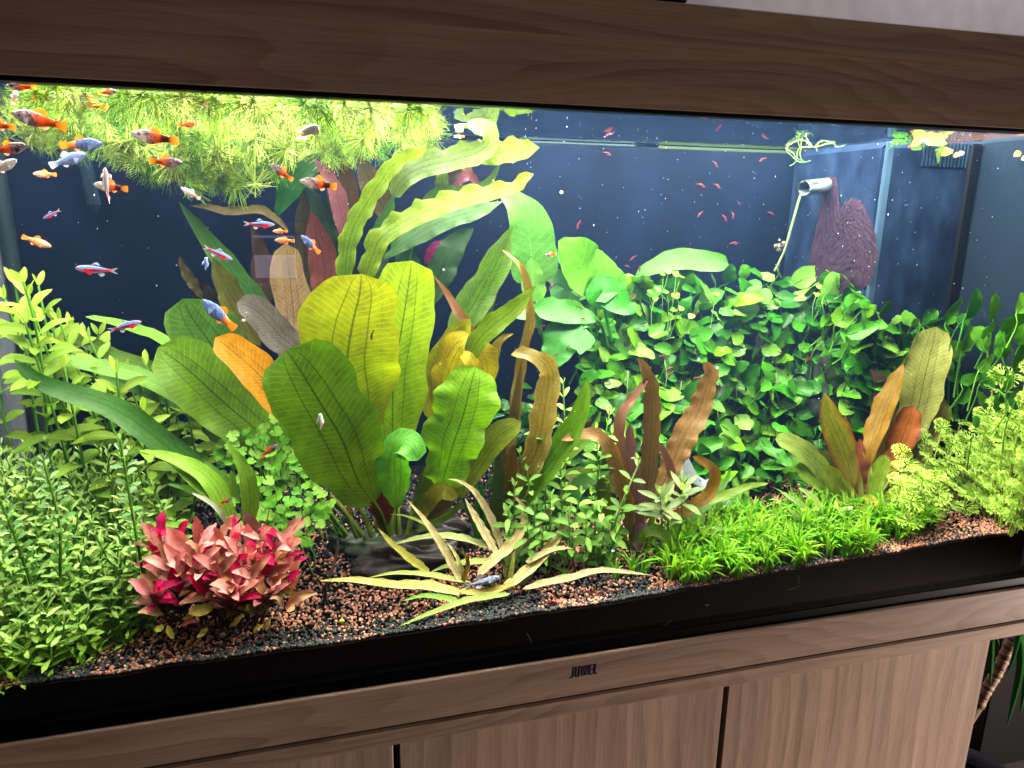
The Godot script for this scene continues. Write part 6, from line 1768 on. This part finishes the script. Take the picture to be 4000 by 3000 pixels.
	for q in [["A3", 890, 705, 800, 735, .55, "high against the rear wall, just under the reflection of the lamp line"], ["A3", 875, 912, 785, 865, .55, "against the rear wall below the water line"], ["A3", 1685, 1185, 1595, 1140, .55, "left of a pair on the rear wall"], ["A3", 1815, 1200, 1745, 1140, .55, "right of a pair on the rear wall"], ["A3", 1785, 1020, 1740, 945, .55, "above the pair on the rear wall"], ["A3", 2118, 965, 2195, 915, .55, "near the water line left of the root tangle"],
		["A3", 560, 1560, 585, 1460, .55, "alone on the rear wall above the anubias leaf"], ["A3", 1595, 1450, 1645, 1380, .55, "low on the rear wall, tail up to the right"], ["A3", 1865, 1490, 1820, 1410, .55, "with a bubble on its tail"], ["A3", 1910, 1470, 1905, 1380, .55, "hanging vertically on the rear wall"], ["A3", 1975, 1340, 1950, 1290, .55, "smallest of the rear wall group"], ["A4", 845, 1225, 800, 1222, .5, "tiny, right of the purple crust"], ["A4", 930, 1455, 868, 1415, .5, "on the right rim of the purple crust"],
		["A4", 452, 1020, 447, 965, .5, "below the root tangle"], ["A4", 1715, 1330, 1640, 1308, .38, "on the filter box"], ["A4", 1955, 1335, 2030, 1315, .3, "near the right-hand pane"], ["A4", 65, 1425, 0, 1385, .55, "left of the thin rod"], ["B3", 1010, 270, 1070, 215, .5, "above the anubias, tail towards the upper right"], ["B3", 1102, 285, 1100, 370, .45, "bright red and upright above an anubias leaf"], ["B3", 1030, 325, 970, 300, .46, "brownish, at the top of the anubias mass"], ["B3", 1975, 115, 1880, 108, .55, "swimming level on the rear wall"], ["B3", 305, 530, 365, 460, .4, "dark, in the gap under the upright anubias leaf"],
		["B3", 630, 690, 560, 650, .33, "on the ridge of the speckled broad leaf"], ["B3", 645, 762, 590, 765, .33, "at the lower rim of the speckled broad leaf"], ["B3", 300, 825, 245, 828, .31, "bright red in the hollow below the speckled broad leaf"], ["B3", 240, 880, 228, 825, .31, "beside the bright red one, tail up"], ["B3", 1085, 535, 1020, 600, .36, "deep red in front of yellow-green leaves"], ["B3", 1160, 800, 1125, 840, .36, "in the dark gap in the anubias mass"], ["B3", 468, 1060, 490, 985, .30, "upright on the broad grey-green leaf"], ["B3", 360, 1100, 415, 1045, .30, "sloping on the broad grey-green leaf"],
		["B3", 1350, 1098, 1265, 1085, .30, "bright red under an anubias leaf"], ["B3", 1410, 1180, 1330, 1205, .29, "upper of two on a bright leaf"], ["B3", 1330, 1300, 1395, 1210, .28, "lower of two on a bright leaf"], ["B3", 1660, 1280, 1565, 1275, .28, "faint, beside the brown curled leaf tip"], ["B3", 1785, 1295, 1795, 1385, .30, "dark red, right of the brown curled leaf tip"], ["B4", 50, 365, 100, 295, .5, "at the foot of the thin rod"], ["B4", 1025, 435, 965, 365, .45, "lowest of three right of the purple crust"], ["B4", 1140, 325, 1085, 245, .45, "left of three right of the purple crust"], ["B4", 1222, 375, 1180, 285, .45, "right of three right of the purple crust"],
		["B4", 345, 1160, 350, 1075, .32, "upright in the dark hole of the anubias mass"], ["B4", 855, 945, 905, 890, .34, "on a blue-green anubias leaf"], ["B4", 130, 1075, 75, 1040, .33, "on a dark leaf by the hole of the anubias mass"], ["B2", 995, 975, 1010, 860, .17, "seen as a dark shape on the largest glowing sword leaf"], ["C3", 610, 150, 680, 85, .15, "on the mottled curled leaf"], ["C3", 1050, 245, 1100, 240, .18, "behind the pink crypt leaf"], ["C3", 1640, 635, 1615, 600, .16, "on the broken plate"],
		["C3", 1480, 1270, 1500, 1350, .05, "in the carpet grass, left"], ["C3", 1930, 1300, 2015, 1265, .05, "in the carpet grass, middle"], ["C3", 770, 1325, 845, 1300, .07, "on the gravel beside the pale blue shell"], ["C3", 1075, 1340, 1125, 1328, .06, "on the gravel before the brown crypt"], ["D3", 265, 268, 405, 245, .02, "brightest red, on the black grains at the front pane"], ["D3", 655, 190, 700, 140, .03, "faint, left of two on the black grains"], ["D3", 715, 195, 790, 150, .03, "orange-brown, right of two on the black grains"],
		["D3", 640, 40, 700, 22, .05, "under the long straw leaf tip"], ["D1", 1135, 590, 1200, 600, .035, "by the foot of the left thicket"], ["D1", 1395, 700, 1520, 725, .03, "on the black grains below the red plant"], ["D1", 30, 985, 160, 955, .02, "brown, on the gravel in the lower left corner"], ["D2", -20, 570, 100, 560, .03, "under the right half of the red plant"], ["D2", 930, 215, 995, 165, .05, "on the pink gravel under the straw leaves"]]:
		var a := crop(q[0], q[1], q[2], q[5])
		var b := crop(q[0], q[3], q[4], q[5])
		if q[0][0] == "D" or (q[0] == "C3" and q[2] > 1250):
			a = on_ground((q[0].unicode_at(1) - 49) * 1000.0 + q[1] * 0.45208, CROP_Y[q[0][0]] + q[2] * 0.45208) + Vector3(0, 0.003, 0)
			b = on_ground((q[0].unicode_at(1) - 49) * 1000.0 + q[3] * 0.45208, CROP_Y[q[0][0]] + q[4] * 0.45208) + Vector3(0, 0.003, 0)
		var L := a.distance_to(b)
		var X := (a - b).normalized()
		var cam := (eye - a).normalized()
		var Zv := (cam - X * cam.dot(X)).normalized()
		var Y := Zv.cross(X)
		if Y.y < 0:
			Y = -Y
			Zv = -Zv
		var o: Node3D = t if t.get_parent() == null else t.duplicate()
		o.name = numbered("shrimp")
		add_child(o)
		o.transform = Transform3D(Basis(X, Y, Zv).scaled_local(Vector3.ONE * L * 0.74), b)
		tag(o, "small red shrimp " + q[6], "shrimp", "red shrimps")
	# snails
	var k := 0
	for q in [["D1", 1925, 530, .03, 15, "white oval snail on the gravel below the red plant"], ["B1", 2105, 780, .31, 9, "white snail on the grey leaf behind the sword plant"], ["B4", 1440, 737, .35, 8, "white snail on the arching leaf left of the right clump"], ["B2", 1850, 512, .33, 7, "white snail on the edge of the upright wavy leaf"], ["A3", 425, 1222, .5, 10, "two-toned brown snail on the rear wall above the anubias"], ["B4", 2140, 727, .2, 8, "pale snail on a leaf by the right-hand pane"], ["B3", 1610, 1120, .26, 8, "pink snail on the tip of the brown curled leaf"], ["B3", 1772, 1190, .3, 9, "white snail on an anubias leaf right of the brown curled leaf"], ["D2", 740, 410, .02, 13, "yellow-green snail on the front gravel"], ["B2", 1620, 340, .28, 6, "tiny white snail on the dark bud behind the glowing leaves"]]:
		var p := crop(q[0], q[1], q[2], q[3])
		if q[0][0] == "D": p = on_ground((q[0].unicode_at(1) - 49) * 1000.0 + q[1] * 0.45208, CROP_Y[q[0][0]] + q[2] * 0.45208) + Vector3(0, 0.003, 0)
		var r: float = q[4] * 0.75 * mpp(p)
		var s := thing("snail", q[5], "snail", p, "small snails")
		var mb := MB.new()
		var col: Color = [rgb(226, 220, 204, .4), rgb(206, 180, 140, .4)][1 if k == 4 else 0]
		if k == 8: col = rgb(206, 206, 70, .7)
		if k == 6: col = rgb(230, 180, 170, .7)
		var sp := []
		for i in 22:
			var u := i / 21.0
			var an := u * TAU * 2.2
			sp.append(p + Vector3(cos(an) * r * 0.62 * (1.0 - 0.75 * u), sin(an) * r * 0.62 * (1.0 - 0.75 * u), r * (0.2 + 0.75 * u)))
		mb.tube(sp, r * 0.55, r * 0.16, 10, col, Color(col.r * 0.7, col.g * 0.66, col.b * 0.6))
		part("shell", mb, M.wet, s)
		mb = MB.new()
		mb.ball(p + Vector3(r * 0.5, -r * 0.3, 0), Basis.from_scale(Vector3(r * 0.8, r * 0.28, r * 0.4)), 6, 10, rgb(150, 140, 126, .6))
		part("foot", mb, M.wet, s)
		k += 1

func shrimp_template() -> Node3D:
	# one unit long, nose at x = 1, tail at x = 0
	var o := Node3D.new()
	var mb := MB.new()
	var red := rgb(166, 56, 48, .16)
	var pal := rgb(150, 96, 88, .18)
	var pts := []
	for i in 15:
		var s := i / 14.0
		pts.append(Vector3(1.0 - 0.86 * s, 0.10 * sin(s * PI * 1.1) - 0.04 * s, 0))
	for i in 14:
		var s := i / 14.0
		var r0 := 0.085 * pow(sin(PI * clampf(0.14 + 0.80 * s, 0, 1)), 0.7) + 0.012
		var r1 := 0.085 * pow(sin(PI * clampf(0.14 + 0.80 * (s + 1.0 / 14.0), 0, 1)), 0.7) + 0.012
		if i > 5: r0 *= 1.09
		mb.tube([pts[i], pts[i + 1]], r0, r1, 8, red.lerp(pal, 0.55 if i % 3 == 0 else 0.1), red.lerp(pal, 0.25))
	mb.tube([pts[0], pts[0] + Vector3(0.10, 0.03, 0)], 0.03, 0.004, 6, red)
	put("body", mb.mesh(M.wet), o)
	mb = MB.new()
	for a in [-0.6, -0.2, 0.2, 0.6]:
		var e: Vector3 = pts[14] + Vector3(-0.14, -0.01 + 0.13 * a, 0.10 * a)
		mb.tube([pts[14], pts[14].lerp(e, 0.6), e], 0.018, 0.030, 4, pal)
	put("tail_fan", mb.mesh(M.wet), o)
	mb = MB.new()
	for i in 6:
		for sg in [-1.0, 1.0]:
			var p: Vector3 = pts[2 + i]
			mb.tube([p + Vector3(0, -0.05, 0.02 * sg), p + Vector3(0.03, -0.12, 0.08 * sg), p + Vector3(-0.01 - 0.01 * i, -0.19, 0.07 * sg)], 0.010, 0.006, 4, pal)
	put("legs", mb.mesh(M.wet), o).set_meta("kind", "stuff")
	for sg in [-1.0, 1.0]:
		mb = MB.new()
		mb.tube([pts[0] + Vector3(0.02, 0.01, 0.02 * sg), pts[0] + Vector3(0.18, 0.10, 0.08 * sg), pts[0] + Vector3(0.34, 0.08, 0.16 * sg)], 0.007, 0.004, 4, pal)
		put("antenna", mb.mesh(M.wet), o)
		mb = MB.new()
		mb.ball(pts[0] + Vector3(-0.01, 0.045, 0.035 * sg), Basis.from_scale(Vector3.ONE * 0.016), 5, 8, Color(0.004, 0.004, 0.004))
		put("eye", mb.mesh(M.wet), o)
	return o

func debris() -> void:
	# fine particles drifting in the water and clinging to the rear wall
	var mb := MB.new()
	mb.ball(Vector3.ZERO, Basis.IDENTITY, 4, 6, Color.WHITE)
	var mm := MultiMesh.new()
	mm.transform_format = MultiMesh.TRANSFORM_3D
	mm.use_colors = true
	mm.mesh = mb.mesh(mat(0.5))
	mm.instance_count = 520
	for k in 520:
		var px := rr(0, 4000)
		var py := rr(480, 1900) if k < 300 else rr(520, 1250)
		if k >= 300: px = rr(1900, 3900)
		var p := inside(px, py, BACK - 0.003 if k >= 300 or rng.randf() < 0.4 else rr(0.05, 0.55))
		p.y = minf(p.y, WATER_Y - 0.004)
		var s := rr(0.0002, 0.00045) * (1.5 if rng.randf() < 0.1 else 1.0)
		mm.set_instance_transform(k, Transform3D(Basis.from_euler(Vector3(rr(0, 6), rr(0, 6), rr(0, 6))).scaled(Vector3(s, s * rr(0.8, 2.6), s)), p))
		var g := rr(0.05, 0.4)
		mm.set_instance_color(k, Color(g * 0.9, g, g))
	var o := MultiMeshInstance3D.new()
	o.name = "drifting_particles"
	o.multimesh = mm
	add_child(o)
	tag(o, "fine white particles drifting in the water and stuck to the rear wall", "particles", "", "stuff")
	# leaf scraps and roots pressed against the front pane in the soil
	var i := 0
	for q in [["D3", [1295, 432, 1345, 410, 1385, 372], 16, [90, 150, 60], "lone green leaf scrap on the black soil band, below the carpet grass"], ["D3", [1670, 245, 1690, 255, 1702, 240], 18, [190, 190, 150], "pale curled scrap on the black soil band"], ["D3", [1684, 430, 1690, 390, 1685, 350], 20, [60, 110, 44], "dull green scrap low on the black soil band"], ["D4", [155, 128, 215, 108, 290, 82], 12, [130, 170, 50], "branched green scrap on the black soil band at right"], ["D4", [262, -20, 268, 50, 255, 95], 8, [110, 160, 60], "thin upright green strand on the black soil band at right"], ["D4", [1385, 130, 1410, 100, 1432, 60], 6, [110, 110, 80], "thin curved root on the black soil band at far right"], ["D3", [125, 490, 155, 540, 180, 610], 9, [200, 200, 190], "white thread-like root on the black soil band near the lettering"]]:
		mb = MB.new()
		var p := []
		for k in range(0, 6, 2): p.append(crop(q[0], q[1][k], q[1][k + 1], 0.0118))
		blade(mb, p, q[2] * 0.452 * mpp(p[1]), {"col": rgb(q[3][0], q[3][1], q[3][2]), "prof": "lance", "nl": 8, "nw": 2, "ruf": 0.0, "tilt": 0.0, "cup": 0.0})
		var s := thing("plant_scrap", q[4], "plant scrap", p[0], "scraps pressed against the front pane")
		part("blade", mb, M.small, s)
		i += 1
	# pale shell chip on the gravel
	var sc := on_ground(2388, 2160) + Vector3(0, 0.003, 0)
	var c := thing("shell_chip", "pale blue shell chip on the gravel at the foot of the brown crypt", "shell", sc)
	mb = MB.new()
	mb.ball(sc, Basis.from_euler(Vector3(0.4, 0.3, 0.2)).scaled(Vector3(0.004, 0.0012, 0.003)), 6, 10, rgb(180, 210, 236, .8))
	part("chip", mb, M.wet, c)
	# tide line on the rear wall
	var aq := get_node("aquarium")
	mb = MB.new()
	mb.box(Vector3(at(2030, 555, BACK).x, WATER_Y - 0.0035, -BACK * D + 0.0003), Vector3(at(2480, 570, BACK).x, WATER_Y - 0.001, -BACK * D + 0.0007), rgb(110, 140, 150, .06))
	part("tide_line", mb, mat(0.5), aq, false)
	mb = MB.new()
	mb.box(Vector3(at(2570, 580, BACK).x, WATER_Y - 0.005, -BACK * D + 0.0003), Vector3(at(3190, 590, BACK).x, WATER_Y - 0.001, -BACK * D + 0.0007), rgb(100, 140, 60, .07))
	part("tide_line", mb, mat(0.5), aq, false)
